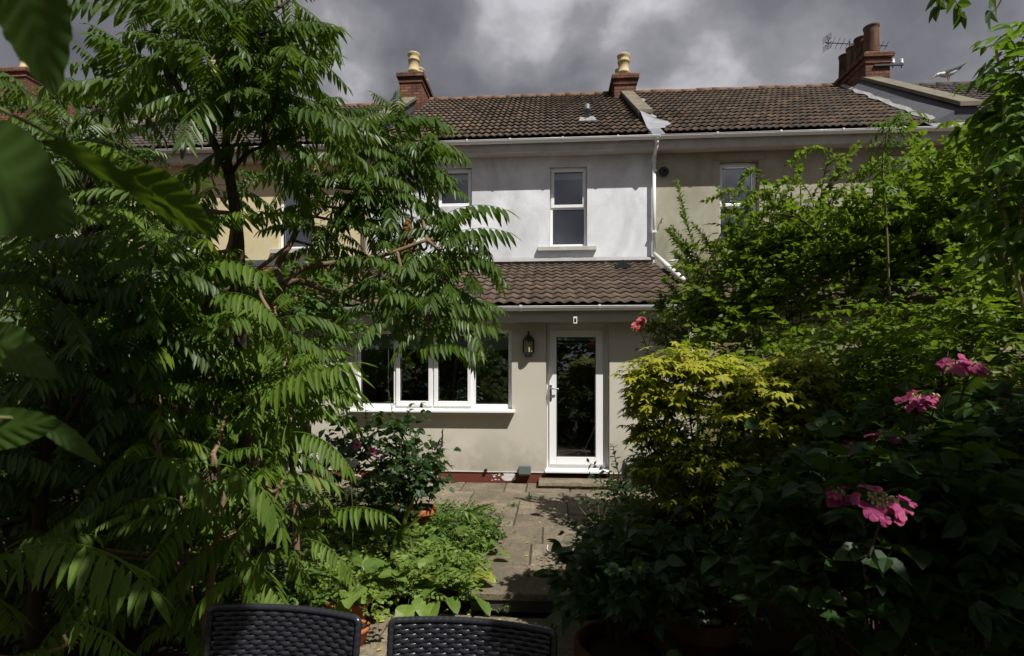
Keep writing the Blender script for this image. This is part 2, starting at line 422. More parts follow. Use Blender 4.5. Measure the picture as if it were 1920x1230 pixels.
def smooth_path(pts, k=6):
    """Catmull-Rom through the points (any width of columns)"""
    P = np.array(pts, dtype=float); Q = np.vstack([2*P[0]-P[1], P, 2*P[-1]-P[-2]]); out = []
    for i in range(len(P)-1):
        p0, p1, p2, p3 = Q[i:i+4]
        for t in np.linspace(0, 1, k, endpoint=False):
            out.append(.5*((2*p1)+(-p0+p2)*t+(2*p0-5*p1+4*p2-p3)*t**2+(-p0+3*p1-3*p2+p3)*t**3))
    out.append(P[-1]); return np.array(out)
# ------------------------------------------------------------ the terrace
YW, YE = 10.77, 7.75                 # rear wall plane, extension wall plane
YG = 10.42                           # eaves line of the main roof
ZE, YR, ZR = 6.16, 15.1, 9.27        # eaves height, ridge
XL, XP = -3.70, 2.09                 # party walls of the white house
SL = (ZR-ZE)/(YR-YG)
def roof_z(y): return ZE+(y-YG)*SL
XZ = lambda px, py, Y=YW: (onY(px, py, Y)[0], onY(px, py, Y)[2])

def wall_mesh(name, x0, x1, z0, z1, y, mat, parent, holes=(), depth=.30, reveal=.14, extra=None):
    """a wall facing -Y: front skin with openings, reveals, returns, top and back"""
    xs = sorted({x0, x1, *[h[0] for h in holes], *[h[1] for h in holes]})
    zs = sorted({z0, z1, *[h[2] for h in holes], *[h[3] for h in holes]})
    b = MB()
    for i in range(len(xs)-1):
        for j in range(len(zs)-1):
            cx, cz = (xs[i]+xs[i+1])/2, (zs[j]+zs[j+1])/2
            if any(h[0] < cx < h[1] and h[2] < cz < h[3] for h in holes): continue
            b.quad((xs[i],y,zs[j]), (xs[i+1],y,zs[j]), (xs[i+1],y,zs[j+1]), (xs[i],y,zs[j+1]))
            b.quad((xs[i+1],y+depth,zs[j]), (xs[i],y+depth,zs[j]), (xs[i],y+depth,zs[j+1]), (xs[i+1],y+depth,zs[j+1]))
    for h in holes:
        a, c, e, g = h[:4]
        b.quad((a,y,e), (a,y+depth,e), (a,y+depth,g), (a,y,g)); b.quad((c,y+depth,e), (c,y,e), (c,y,g), (c,y+depth,g))
        b.quad((a,y,g), (a,y+depth,g), (c,y+depth,g), (c,y,g)); b.quad((a,y+depth,e), (a,y,e), (c,y,e), (c,y+depth,e))
    b.quad((x0,y+depth,z0), (x0,y,z0), (x0,y,z1), (x0,y+depth,z1)); b.quad((x1,y,z0), (x1,y+depth,z0), (x1,y+depth,z1), (x1,y,z1))
    b.quad((x0,y,z1), (x1,y,z1), (x1,y+depth,z1), (x0,y+depth,z1))
    if extra: extra(b)
    return b.build(name, mat, parent)

def roof_tiles(name, x0, x1, ye, ze, yr, zr, mat, parent, pitch=.137, gauge=.36, amp=.030, lip=.038, x0r=None, x1r=None, seed=1, holes=()):
    rs = random.Random(seed)
    L = math.hypot(yr-ye, zr-ze); n = max(1, round(L/gauge)); g = L/n
    dy, dz = (yr-ye)/L, (zr-ze)/L; ny, nz = -dz, dy
    x0r = x0 if x0r is None else x0r; x1r = x1 if x1r is None else x1r
    nc = round((max(x1, x1r)-min(x0, x0r))/pitch); xs0 = min(x0, x0r); S = 7
    prof = [.5-.5*math.cos(2*PI*k/(S-1)) for k in range(S)]
    prof = [p**1.25 for p in prof]
    V = []; F = []; rn = []
    for r in range(n):
        t0, t1 = r*g, (r+1)*g+.13
        t1 = min(t1, L)
        fr = (r+.5)/n; lo = x0+(x0r-x0)*fr; hi = x1+(x1r-x1)*fr
        for c in range(nc):
            xa = xs0+c*pitch; xm = xa+pitch/2
            if xm < lo or xm > hi: continue
            if any(h[0] < xm < h[1] and h[2] < r < h[3] for h in holes): continue
            q = rs.random(); j = rs.uniform(-.010, .008)-(rs.random() < .02)*rs.uniform(.02, .05); hj = rs.uniform(0, .008); o = len(V); und = .016
            q = min(1, max(0, q*.75+.25*rs.random()))
            for k in range(S):
                x = xa+pitch*k/(S-1); h = prof[k]*amp
                for t, hh in ((t0+j, lip+h+hj), (t1, h+.004-lip*.36)):
                    V.append((x, ye+dy*t+ny*hh, ze+dz*t+nz*hh)); rn.append(q)
                V.append((x, ye+dy*(t0+j)+ny*(lip+h+hj-.017), ze+dz*(t0+j)+nz*(lip+h+hj-.017))); rn.append(q)
            for k in range(S-1):
                a, b = o+3*k, o+3*(k+1)
                F.append((a, b, b+1, a+1)); F.append((a+2, b+2, b, a))
    # the felted deck under the tiles
    o = len(V)
    V += [(x0, ye, ze-.02), (x1, ye, ze-.02), (x1r, yr, zr-.02), (x0r, yr, zr-.02)]; rn += [0]*4
    F.append((o, o+1, o+2, o+3))
    return np_mesh(name, V, [np.array(F)], mat, parent, True, rn)

def gutter(x0, x1, y, z, parent, clips=(), mat='upvc', r=.058):
    b = MB(); n = 10
    for k in range(n):
        a0, a1 = PI+PI*k/n, PI+PI*(k+1)/n
        p = [(y+r*math.cos(a), z+r*math.sin(a)) for a in (a0, a1)]
        q = [(y+(r-.006)*math.cos(a), z+(r-.006)*math.sin(a)) for a in (a0, a1)]
        b.quad((x0,*p[0]), (x1,*p[0]), (x1,*p[1]), (x0,*p[1])); b.quad((x0,*q[1]), (x1,*q[1]), (x1,*q[0]), (x0,*q[0]))
    for s in (-1, 1):
        b.box(x0, x1, y+s*r-.004, y+s*r+.004, z, z+.008)
    for x in (x0, x1):
        b.add([(x, y+r*math.cos(PI+PI*k/n), z+r*math.sin(PI+PI*k/n)) for k in range(n+1)], [tuple(range(n+1))])
    g = b.build('gutter', M[mat], parent, True)
    for cx in clips:
        b = MB(); rr = r+.008
        for k in range(n):
            a0, a1 = PI+PI*k/n, PI+PI*(k+1)/n
            p = [(y+rr*math.cos(a), z+rr*math.sin(a)) for a in (a0, a1)]
            b.quad((cx-.018,*p[0]), (cx+.018,*p[0]), (cx+.018,*p[1]), (cx-.018,*p[1]))
        b.box(cx-.018, cx+.018, y-rr-.003, y-rr+.006, z-.001, z+.022)
        b.build('bracket', M['upvc'], g)
    return g

def pot(b, x, y, z, h, r, mi=0, plain_=False):
    if plain_: prof = [(r*1.05,0),(r*1.03,h*.1),(r*.95,h*.85),(r*1.0,h*.94),(r*1.06,h*.96),(r*1.06,h),(r*.85,h),(r*.8,h*.8)]
    else: prof = [(r*.98,0),(r*.96,h*.2),(r*1.06,h*.22),(r*1.06,h*.27),(r*.93,h*.29),(r*.9,h*.66),(r*1.04,h*.68),(r*1.04,h*.73),(r*.92,h*.76),(r*.97,h*.86),(r*1.12,h*.92),(r*1.14,h*.97),(r*1.0,h),(r*.75,h),(r*.7,h*.8)]
    b.lathe((x,y,z), prof, 22, mi)

def chimney(parent, xc, w, y0, y1, zb, zt, pots, mat='pot_buff', pot_plain=False):
    b = MB(); x0, x1 = xc-w/2, xc+w/2; c = .045
    zs = zt-.30
    b.box(x0, x1, y0, y1, zb, zs)
    b.box(x0-c*.6, x1+c*.6, y0-c*.6, y1+c*.6, zs, zs+.09)
    b.box(x0-c*.35, x1+c*.35, y0-c*.35, y1+c*.35, zs+.09, zs+.14)
    b.box(x0-c*1.7, x1+c*1.7, y0-c*1.7, y1+c*1.7, zs+.14, zs+.235)
    b.box(x0-c*.5, x1+c*.5, y0-c*.5, y1+c*.5, zs+.235, zt, taper=.03)
    ch = b.build('chimney', M['brick'], parent)
    f = MB(); f.box(x0+.02, x1-.02, y0+.02, y1-.02, zt-.01, zt+.05, taper=.10); f.build('flaunching', M['coping'], ch)
    for y, h, r in pots:
        p = MB(); pot(p, xc, y, zt+.01, h, r, 0, pot_plain); p.build('chimney_pot', M[mat], ch, True)
    return ch

def window(parent, x0, x1, z0, z1, y, transom=None, sill=None, casement_top=True, net='net', blind=0, curtain=False, fw=.055, name='window'):
    """white plastic window: frame set back at y, top-hung casement above a fixed light"""
    b = MB(); b.ring(x0, x1, z0, z1, y, y+.07, fw)
    if transom: b.box(x0+fw, x1-fw, y, y+.07, transom-.03, transom+.03)
    fr = b.build(name, M['upvc'], parent, bevel=.006)
    if transom and casement_top:
        s = MB(); s.ring(x0+.022, x1-.022, transom+.002, z1-.03, y-.022, y-.001, .062); s.build('casement', M['upvc'], fr, bevel=.006)
    elif casement_top:
        s = MB(); s.ring(x0+.022, x1-.022, z0+.02, z1-.03, y-.022, y-.001, .062); s.build('casement', M['upvc'], fr, bevel=.006)
    lights = [(z0+fw, z1-fw)] if not transom else [(z0+fw, transom-.03), (transom+.03, z1-fw)]
    for a, c in lights:
        p = MB(); p.box(x0+fw-.005, x1-fw+.005, y+.024, y+.030, a-.005, c+.005); p.build('pane', M['glass'], fr)
        g = MB(); g.ring(x0+fw-.001, x1-fw+.001, a-.001, c+.001, y+.012, y+.0235, .011); g.build('gasket', M['gasket'], fr)
    n = MB(); n.box(x0+fw, x1-fw, y+.12, y+.13, z0+fw, z1-fw-.001); n.build('net_curtain' if net == 'net' else 'room_shade', M[net], fr)
    if blind:
        q = MB(); q.box(x0+fw, x1-fw, y+.085, y+.09, z1-fw-blind, z1-fw); q.build('blind', M['blind'], fr)
    if curtain:
        q = MB()
        for s, xa in ((0, x0+fw+.01), (1, x1-fw-.13)):
            for k in range(8): q.box(xa+k*.015, xa+k*.015+.012, y+.095+.012*(k % 2), y+.105+.012*(k % 2), z0+fw, z1-fw)
        q.build('curtain', M['curtain'], fr)
    v = MB(); v.box(x0+.2*(x1-x0), x1-.2*(x1-x0), y-.026, y-.023, z1-.028, z1-.010); v.build('trickle_vent', M['upvc'], fr)
    if sill:
        sx0, sx1, sz0, sz1, yo, mat = sill
        q = MB(); q.hexa([(sx0,yo,sz0),(sx1,yo,sz0),(sx1,y+.02,sz0),(sx0,y+.02,sz0)], [(sx0,yo,sz1-.012),(sx1,yo,sz1-.012),(sx1,y+.02,sz1+.004),(sx0,y+.02,sz1+.004)])
        q.build('sill', M[mat], fr, bevel=.008)
    return fr

ZG = 6.09
# ---------------- white house
HW = thing('terraced_house', 'white rendered terraced house with beige ground-floor extension and glazed back door', 'house', ((XL+XP)/2, YW, 0))
wa = (*XZ(1031, 0)[:1], *XZ(1101, 0)[:1], XZ(1066, 461.5)[1], XZ(1066, 311)[1])
wb = (*XZ(819, 0)[:1], *XZ(885, 0)[:1], XZ(850, 387)[1], XZ(850, 313.5)[1])
wall_mesh('wall', XL, XP, 2.2, ZE-.12, YW, M['white_render'], HW, [wa, wb])
window(HW, wa[0]+.004, wa[1]-.004, wa[2]+.002, wa[3]-.004, YW+.10, transom=XZ(1066, 387.5)[1], sill=(XZ(1008,0)[0], XZ(1118,0)[0], XZ(1066,471)[1], XZ(1066,462)[1], YW-.085, 'old_paint'), blind=.16)
window(HW, wb[0]+.004, wb[1]-.004, wb[2]+.002, wb[3]-.004, YW+.10, blind=.14)
# little plant on the inside sill
b = MB()
px_ = wa[0]+.16
b.lathe((px_, YW+.185, wa[2]+.06), [(.03,0),(.04,.07),(.035,.07)], 10)
for k in range(7):
    a = k*.9; b.tube([(px_, YW+.185, wa[2]+.12), (px_+.02*math.cos(a), YW+.185+.012*math.sin(a), wa[2]+.24), (px_+.05*math.cos(a), YW+.185+.02*math.sin(a), wa[2]+.30+.02*(k % 3))], [.004,.004,.001], 4)
# (kept inside the house, behind the glass)
hp = b.build('windowsill_plant', M['small'], None); tag(hp, 'small spiky house plant behind the glass of the tall upper window', 'plant')

roof_tiles('roof', XL+.30, XP-.10, YG, ZE, YR, ZR, M['tile_main'], HW, gauge=.365, seed=3)
b = MB()
n = 14; w = (XP-XL)/n
for k in range(n):
    x0 = XL+k*w; b.tube([(x0+.006, YR, ZR-.03+.012*math.sin(k*2.1)), (x0+w-.006, YR, ZR-.03+.012*math.sin(k*2.1+.6))], .105, 12)
b.build('ridge_tiles', M['ridge'], HW, True)
gutter(XL+.02, XP+.02, YG-.03, ZG, HW, [onY(p, 260, YG)[0] for p in (877, 957, 1055, 1158)])
b = MB(); b.box(XL, XP, YG+.05, YG+.09, ZG-.20, ZG+.045); b.box(XL, XP, YG+.091, YW-.002, ZG-.185, ZG-.165); b.build('fascia', M['old_paint'], HW)
# parapet on the party wall with its coping and lead
def parapet(parent, x, y0, y1, wdt, rise, mat='coping'):
    b = MB()
    b.hexa([(x-wdt/2,y0,roof_z(y0)-.1),(x+wdt/2,y0,roof_z(y0)-.1),(x+wdt/2,y1,roof_z(y1)-.1),(x-wdt/2,y1,roof_z(y1)-.1)],
           [(x-wdt/2,y0,roof_z(y0)+rise),(x+wdt/2,y0,roof_z(y0)+rise),(x+wdt/2,y1,roof_z(y1)+rise),(x-wdt/2,y1,roof_z(y1)+rise)])
    p = b.build('parapet', M['lead'], parent)
    b = MB(); o = .05
    b.hexa([(x-wdt/2-o,y0-o,roof_z(y0)+rise),(x+wdt/2+o,y0-o,roof_z(y0)+rise),(x+wdt/2+o,y1,roof_z(y1)+rise),(x-wdt/2-o,y1,roof_z(y1)+rise)],
           [(x-wdt/2-o,y0-o,roof_z(y0)+rise+.07),(x+wdt/2+o,y0-o,roof_z(y0)+rise+.07),(x+wdt/2+o,y1,roof_z(y1)+rise+.07),(x-wdt/2-o,y1,roof_z(y1)+rise+.07)])
    b.build('coping', M[mat], p)
    return p
pr = parapet(HW, XP-.05, 11.55, 14.3, .20, .15)
# lead and mortar fillets at the foot of the parapet, wrinkled
rs = random.Random(5)
for y0, y1, mi in [(10.55, 11.60, 0), (13.2, 14.3, 1)]:
    N = 8; b = MB()
    for k in range(N):
        ya, yb = y0+(y1-y0)*k/N, y0+(y1-y0)*(k+1)/N
        wa_, wb_ = [.42+.10*math.sin(7*yy)+rs.uniform(-.03,.03) for yy in (ya, yb)]
        if mi == 0 : za, zb = .26-.22*(11.6-ya)/1.05, .26-.22*(11.6-yb)/1.05
        else: za, zb = .14, .14
        b.quad((XP-.17, ya, roof_z(ya)+max(.06,za)), (XP-.17+wa_, ya, roof_z(ya)+.075), (XP-.17+wb_, yb, roof_z(yb)+.075), (XP-.17, yb, roof_z(yb)+max(.06,zb)), mi)
    b.build('flashing', [M['lead_pale'], M['cement']], HW)

CR = chimney(HW, XP-.09, .56, 14.25, 15.85, 8.3, 9.40, [(14.58,.64,.155),(15.10,.54,.15),(15.55,.52,.15)])
# soil vent on the roof
q = onY(1101, 224, 11.9); vy = 11.75; vx = onY(1101, 224, vy)[0]; vz = roof_z(vy)
b = MB(); b.lathe((vx, vy, vz-.05), [(.055,0),(.055,.26),(.075,.27),(.075,.30),(.06,.33),(.058,.40),(.02,.42)], 14); sv = b.build('vent_pipe', M['grey_plastic'], HW, True)
b = MB(); b.hexa([(vx-.20,vy-.16,roof_z(vy-.16)+.035),(vx+.20,vy-.16,roof_z(vy-.16)+.035),(vx+.18,vy+.10,roof_z(vy+.10)+.045),(vx-.18,vy+.10,roof_z(vy+.10)+.045)],
       [(vx-.16,vy-.12,roof_z(vy-.12)+.075),(vx+.16,vy-.12,roof_z(vy-.12)+.075),(vx+.14,vy+.08,roof_z(vy+.08)+.075),(vx-.14,vy+.08,roof_z(vy+.08)+.075)]); b.build('lead_slate', M['cement'], sv)

# downpipe on the party line, running on down the extension roof
xd = XP-.03
EZT, EZE, EYE_ = 3.76, 2.56, YE-.30       # extension roof: top at the wall, eaves
def ext_z(y): return EZT+(y-YW)*(EZT-EZE)/(YW-EYE_)
def pipe(parent, x, ztop, zbot, yg, clips, shoe=True):
    b = MB(); r = .036
    pts = [(x, yg, ztop), (x, yg+.02, ztop-.10), (x, YW-.085, ztop-.26), (x, YW-.085, zbot)]
    b.tube(smooth_path([pts[0], pts[1]], 2), r, 12); b.tube([pts[1], pts[2]], r, 12); b.tube([pts[2], pts[3]], r, 12)
    b.lathe((x, yg, ztop-.02), [(.045,0),(.05,.07),(.04,.075)], 12)
    b.lathe((x, YW-.085, ztop-.36), [(.043,0),(.043,.12),(.036,.125)], 12)
    p = b.build('downpipe', M['upvc'], parent, True)
    for z in clips:
        c = MB(); c.box(x-.045, x+.045, YW-.13, YW-.001, z-.018, z+.018); c.lathe((x, YW-.085, z-.02), [(.043,0),(.043,.04)], 12); c.build('pipe_clip', M['upvc'], p)
    return p
dp = pipe(HW, xd, ZG-.05, ext_z(YW-.1)+.18, YG-.03, [XZ(1226, 323)[1], XZ(1226, 437)[1]])
b = MB(); s0 = (xd+.01, YW-.085, ext_z(YW-.085)+.16); s1 = (xd+.01, 8.45, ext_z(8.45)+.12); b.tube([s0, s1], .042, 12); b.build('roof_pipe', M['upvc'], dp, True)

# ---------------- extension
XA = -3.55
kx = lambda p: onY(p, 700, YE)[0]
kz = lambda p, x=800: onY(x, p, YE)[2]
kw = (kx(666.5), kx(959.5), kz(768), kz(618.5))
dr = (kx(1024), kx(1143), .10, kz(606, 1080))
def plinth(b_): pass
wall_mesh('extension_wall', XA, XP, 0.16, 2.44, YE, M['ext_render'], HW, [kw, (dr[0], dr[1], .16, dr[3])], depth=.28)
b = MB(); zp0, zp1 = -.05, .16
b.box(XA, dr[0], YE+.012, YE+.28, zp0, zp1); b.box(dr[1], XP, YE+.012, YE+.28, zp0, zp1); b.box(dr[0], dr[1], YE+.03, YE+.28, zp0, dr[2]); b.build('plinth', M['red_paint'], HW)
b = MB(); rs = random.Random(2)       # flaking white paint over the red
xa, xb = kx(938), kx(962)
for k in range(26):
    x = rs.uniform(xa-.12, xb); z = rs.uniform(.03, .15); w = rs.uniform(.02, .07)*(1 if xa < x < xb else .4)
    b.add([(x+w*math.cos(t)*rs.uniform(.7,1.2), YE+.008, min(.158,max(.0,z+.5*w*math.sin(t)*rs.uniform(.7,1.2)))) for t in np.linspace(0, 2*PI, 8)[:-1]], [tuple(range(7))])
    b.v[-7:] = [(vx_, YE+.008-k*.00012, vz_) for vx_, _, vz_ in b.v[-7:]]
b.build('flaked_paint', M['white_flake'], HW)
b = MB(); b.box(XA, XP, YE-.003, YE+.01, .152, .166); b.build('render_bead', M['white_flake'], HW)
# side return walls of the extension (hidden from the front) and its dark room
for xs_ in (XA, XP-.25):
    b = MB(); b.box(xs_, xs_+.25, YE+.281, YW-.001, 0, 2.43); b.build('side_wall', M['ext_render'], HW)
b = MB()
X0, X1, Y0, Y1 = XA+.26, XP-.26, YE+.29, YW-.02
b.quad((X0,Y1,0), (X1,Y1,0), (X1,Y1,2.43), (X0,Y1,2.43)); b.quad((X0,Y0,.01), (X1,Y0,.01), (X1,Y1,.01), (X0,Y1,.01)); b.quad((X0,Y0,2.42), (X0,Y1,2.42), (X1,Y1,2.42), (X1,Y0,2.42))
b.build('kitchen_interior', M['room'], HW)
b = MB(); b.box(kx(668), kx(962), YE+.30, YE+.92, kz(762)-.04, kz(762)); b.box(kx(640), kx(985), YE+1.9, YE+2.0, kz(747), kz(747)+.035); b.build('worktop', M['worktop'], HW)
b = MB(); tx = kx(851)-.02; ty = YE+.45; tz = kz(762)
b.tube(smooth_path([(tx,ty,tz),(tx,ty,tz+.26),(tx+.02,ty,tz+.36),(tx+.08,ty,tz+.41),(tx+.15,ty,tz+.36),(tx+.165,ty,tz+.27)], 5), .012, 8); b.build('tap', M['chrome'], HW, True)

YK = YE+.07
def kp(p): return kx(p)
b = MB()
b.ring(kw[0]+.003, kw[1]-.003, kw[2]+.003, kw[3]-.003, YK, YK+.07, .05, wb=.075)
for p0, p1 in ((735.6, 742), (807.5, 814.5), (882, 890.6)): b.box(kp(p0), kp(p1), YK, YK+.07, kw[2]+.078, kw[3]-.053)
KW = b.build('window', M['upvc'], HW, bevel=.006)
for p0, p1 in ((740.5, 809.5), (812, 883.5)):
    s = MB(); s.ring(kp(p0), kp(p1), kz(762), kw[3]-.02, YK-.024, YK-.001, .062, wb=.075); s.build('casement', M['upvc'], KW, bevel=.007)
for p0, p1 in ((674.5, 735.6), (742, 807.5), (814.5, 882), (890.6, 953)):
    s = MB(); s.box(kp(p0)-.006, kp(p1)+.006, YK+.026, YK+.032, kz(758), kw[3]-.05); s.build('pane', M['glass'], KW)
    s = MB(); s.ring(kp(p0)-.001, kp(p1)+.001, kz(757.5), kw[3]-.054, YK+.014, YK+.0255, .010); s.build('gasket', M['gasket'], KW)
    q = MB(); q.box(kp(p0)+.005, kp(p1)-.005, YK+.10, YK+.105, kz(655), kw[3]-.052); q.build('blind', M['blind'], KW)
q = MB(); q.hexa([(kx(657),YE-.13,kz(772)),(kx(966),YE-.13,kz(772)),(kx(966),YK,kz(772)),(kx(657),YK,kz(772))], [(kx(657),YE-.13,kz(768)),(kx(966),YE-.13,kz(768)),(kx(966),YK,kz(766.2)),(kx(657),YK,kz(766.2))]); q.build('sill', M['upvc'], KW, bevel=.006)

# back door
YD = YE+.12; zs = kz(880, 1080)
b = MB(); b.ring(dr[0]+.004, kx(1137), zs, dr[3]-.003, YD, YD+.07, .055, wt=.055+dr[3]-kz(612.5,1080)); DR = b.build('back_door', M['upvc'], HW, bevel=.007)
b = MB(); b.box(kx(1137)+.002, dr[1]-.002, YD+.015, YD+.06, zs-.02, dr[3]-.002); b.build('frame_extender', M['upvc'], DR)
b = MB(); b.ring(dr[0]+.045, kx(1137)-.04, zs+.05, kz(617,1080)-.012, YD-.028, YD-.001, .105, wb=.115, wt=.10)
lf = b.build('door_leaf', M['upvc'], DR, bevel=.007)
gx0, gx1, gz0, gz1 = dr[0]+.15, kx(1137)-.145, zs+.165, kz(617,1080)-.112
b = MB(); b.box(gx0-.008, gx1+.008, YD-.018, YD-.012, gz0-.008, gz1+.008); b.build('pane', M['glass'], DR)
b = MB(); b.ring(gx0-.001, gx1+.001, gz0-.001, gz1+.001, YD-.026, YD-.0185, .011); b.build('gasket', M['gasket'], DR)
b = MB(); b.box(gx0+.004, gx1-.004, YD+.02, YD+.05, gz1-.05, gz1-.005)
b.box(gx0+.004, gx1-.004, YD+.02, YD+.04, gz1-.10, gz1-.085); b.build('blind', M['curtain'], DR)
b = MB(); b.hexa([(dr[0]-.02,YE-.07,zs-.045),(dr[1]+.0,YE-.07,zs-.045),(dr[1]+.0,YD+.07,zs-.045),(dr[0]-.02,YD+.07,zs-.045)], [(dr[0]-.02,YE-.07,zs-.012),(dr[1],YE-.07,zs-.012),(dr[1],YD+.07,zs-.001),(dr[0]-.02,YD+.07,zs-.001)]); b.build('sill', M['upvc'], DR, bevel=.006)
hx = kx(1032.5); hz = kz(735, 1035)
b = MB(); b.box(hx-.018, hx+.018, YD-.040, YD-.029, hz-.13, hz+.10)
b.tube([(hx, YD-.042, hz+.045), (hx, YD-.085, hz+.045)], .012, 8); b.tube(smooth_path([(hx, YD-.085, hz+.045), (hx+.05, YD-.088, hz+.045), (hx+.115, YD-.085, hz+.043)], 4), .011, 8)
b.tube([(hx, YD-.042, hz-.075), (hx, YD-.055, hz-.075)], .012, 8); b.build('handle', M['chrome'], DR, bevel=.003)

# extension roof
roof_tiles('extension_roof', XA-.1, XP-.02, EYE_, EZE, YW-.02, EZT-.03, M['tile_ext'], HW, pitch=.168, gauge=.325, amp=.028, lip=.030, seed=9)
b = MB(); rs = random.Random(4)
for k in range(24):
    xa, xb = XA+(XP-XA)*k/24, XA+(XP-XA)*(k+1)/24
    b.quad((xa, YW-.16, ext_z(YW-.16)+.065), (xb, YW-.16, ext_z(YW-.16)+.065), (xb, YW-.006, EZT+.10+rs.uniform(-.008,.008)), (xa, YW-.006, EZT+.10+rs.uniform(-.008,.008)))
b.build('flashing', M['cement'], HW)
gutter(XA-.1, XP-.03, EYE_-.04, EZE-.035, HW, [onY(p, 583, EYE_)[0] for p in (977, 1123)], r=.055)
zf0, zf1 = onY(1000, 603.5, EYE_+.02)[2], EZE-.01
b = MB(); b.box(XA-.1, XP-.02, EYE_+.02, EYE_+.045, zf0, zf1); b.box(XA-.1, XP-.02, EYE_+.046, YE-.002, zf0+.012, zf0+.022); b.build('fascia', M['fascia'], HW)
# cowl vent in the extension roof
cy_ = 10.1; cx_ = onY(1166, 510, cy_)[0]; cz_ = ext_z(cy_)
b = MB(); vs = []; N = 12
for j in range(2):
    for k in range(N+1):
        th = PI*k/N; vs.append((cx_+.085*math.cos(th), cy_-.10+.24*j, cz_+.03+.11*math.sin(th)*(1-j)+.06*j-.04*j))
b.add(vs, [(k, k+1, N+2+k, N+1+k) for k in range(N)]+[tuple(range(N+1))]); b.box(cx_-.15, cx_+.15, cy_-.16, cy_-.101, ext_z(cy_-.16)+.03, cz_+.035); b.build('roof_vent', M['black_plastic'], HW)

# ---------------- beige house on the right
HG = thing('terraced_house', 'grey-beige rendered terraced house with a hooded upper window, right of the white house', 'house', (5.0, YW, 0))
XG1 = 7.55
ga = (XZ(1350,0)[0], XZ(1424,0)[0], XZ(1385,460)[1], XZ(1385,300)[1])
gb = (XZ(1652,0)[0], XZ(1722,0)[0], XZ(1690,440)[1], XZ(1690,286)[1])
wall_mesh('wall', XP+.004, XG1, 0, ZE-.12, YW+.004, M['grey_render'], HG, [ga, gb])
for a in (ga, gb):
    window(HG, a[0]+.004, a[1]-.004, a[2]+.002, a[3]-.004, YW+.16, transom=a[2]+(a[3]-a[2])*.48, sill=(a[0]-.1, a[1]+.1, a[2]-.10, a[2], YW-.07, 'old_paint'), curtain=True)
    b = MB(); h0 = a[3]
    b.hexa([(a[0]-.10,YW-.03,h0+.01),(a[1]+.10,YW-.03,h0+.01),(a[1]+.10,YW+.003,h0+.01),(a[0]-.10,YW+.003,h0+.01)], [(a[0]-.02,YW-.012,h0+.13),(a[1]+.02,YW-.012,h0+.13),(a[1]+.02,YW+.003,h0+.13),(a[0]-.02,YW+.003,h0+.13)]); b.build('hood', M['grey_render'], HG)
roof_tiles('roof', XP+.14, 7.12, YG, ZE, YR, ZR, M['tile_main'], HG, gauge=.365, x1r=7.75, seed=17)
b = MB(); n = 13; w = (7.8-XP-.3)/n
for k in range(n):
    x0 = XP+.3+k*w; b.tube([(x0+.006, YR, ZR-.03+.012*math.sin(k*1.7)), (x0+w-.006, YR, ZR-.03+.012*math.sin(k*1.7+.5))], .105, 12)
b.build('ridge_tiles', M['ridge'], HG, True)
gutter(XP+.03, 8.2, YG-.03, ZG+.004, HG, [onY(p, 250, YG)[0] for p in (1343, 1461, 1577, 1690)])
b = MB(); b.box(XP+.002, 8.2, YG+.05, YG+.09, ZG-.20, ZG+.045); b.box(XP+.002, 8.2, YG+.091, YW-.002, ZG-.185, ZG-.165); b.build('fascia', M['old_paint'], HG)
vxx, vzz = XZ(1243.5, 323.5)
b = MB()
for r_, y_ in ((.085, .05), (.06, .075), (.035, .09)):
    P = [(vxx+r_*math.cos(t), YW-y_, vzz+r_*math.sin(t)) for t in np.linspace(0, 2*PI, 19)]; b.tube(P, .017, 6)
b.tube([(vxx, YW-.001, vzz), (vxx, YW-.06, vzz)], .075, 16); b.build('flue_vent', M['black_plastic'], HG, True)
hx_, hz_ = XZ(1241, 416)
b = MB(); b.tube(smooth_path([(hx_+.01, YW, hz_+.06), (hx_-.01, YW-.05, hz_+.05), (hx_-.03, YW-.05, hz_-.06)], 4), .008, 6); b.build('wall_hook', M['black_metal'], HG)
# its parapet with sloping lead apron and the tall chimney
T = lambda y: roof_z(y)
b = MB()
y0, y1 = 10.45, 14.1
xb0, xb1, xt0, xt1 = 7.10, 7.56, 7.60, 7.92
b.hexa([(xb0,y0,T(y0)+.03),(8.0,y0,T(y0)+.03),(8.32,y1,T(y1)+.03),(xb1,y1,T(y1)+.03)], [(xt0,y0-.02,T(y0)+.30),(7.9,y0-.02,T(y0)+.30),(8.22,y1,T(y1)+.32),(xt1,y1,T(y1)+.32)])
pp = b.build('parapet', M['lead'], HG)
b = MB(); o = .05
b.hexa([(xt0-o,y0-.08,T(y0)+.30),(7.95,y0-.08,T(y0)+.30),(8.27,y1,T(y1)+.32),(xt1-o,y1,T(y1)+.32)], [(xt0-o,y0-.08,T(y0)+.38),(7.95,y0-.08,T(y0)+.38),(8.27,y1,T(y1)+.40),(xt1-o,y1,T(y1)+.40)]); b.build('coping', M['coping'], pp)
b = MB(); N = 22; rs = random.Random(8)
for k in range(N):
    f0, f1 = k/N, (k+1)/N
    P = []
    for f in (f0, f1):
        y = 10.45+4.2*f; xx = 7.10+.60*f+.04*math.sin(31*f); P.append((xx-.03, y, T(y)+.085+.015*math.sin(40*f))); P.append((xx+.07, y, T(y)+.12+rs.uniform(0,.02)))
    b.quad(P[0], P[1], P[3], P[2])
b.build('flashing', M['cement'], HG)
ZC = 9.55
CB = chimney(HG, 8.20, .58, 13.95, 15.6, 8.2, ZC, [(14.22,.76,.175),(14.65,.72,.175),(15.03,.70,.17),(15.40,.70,.17)], 'pot_red', True)
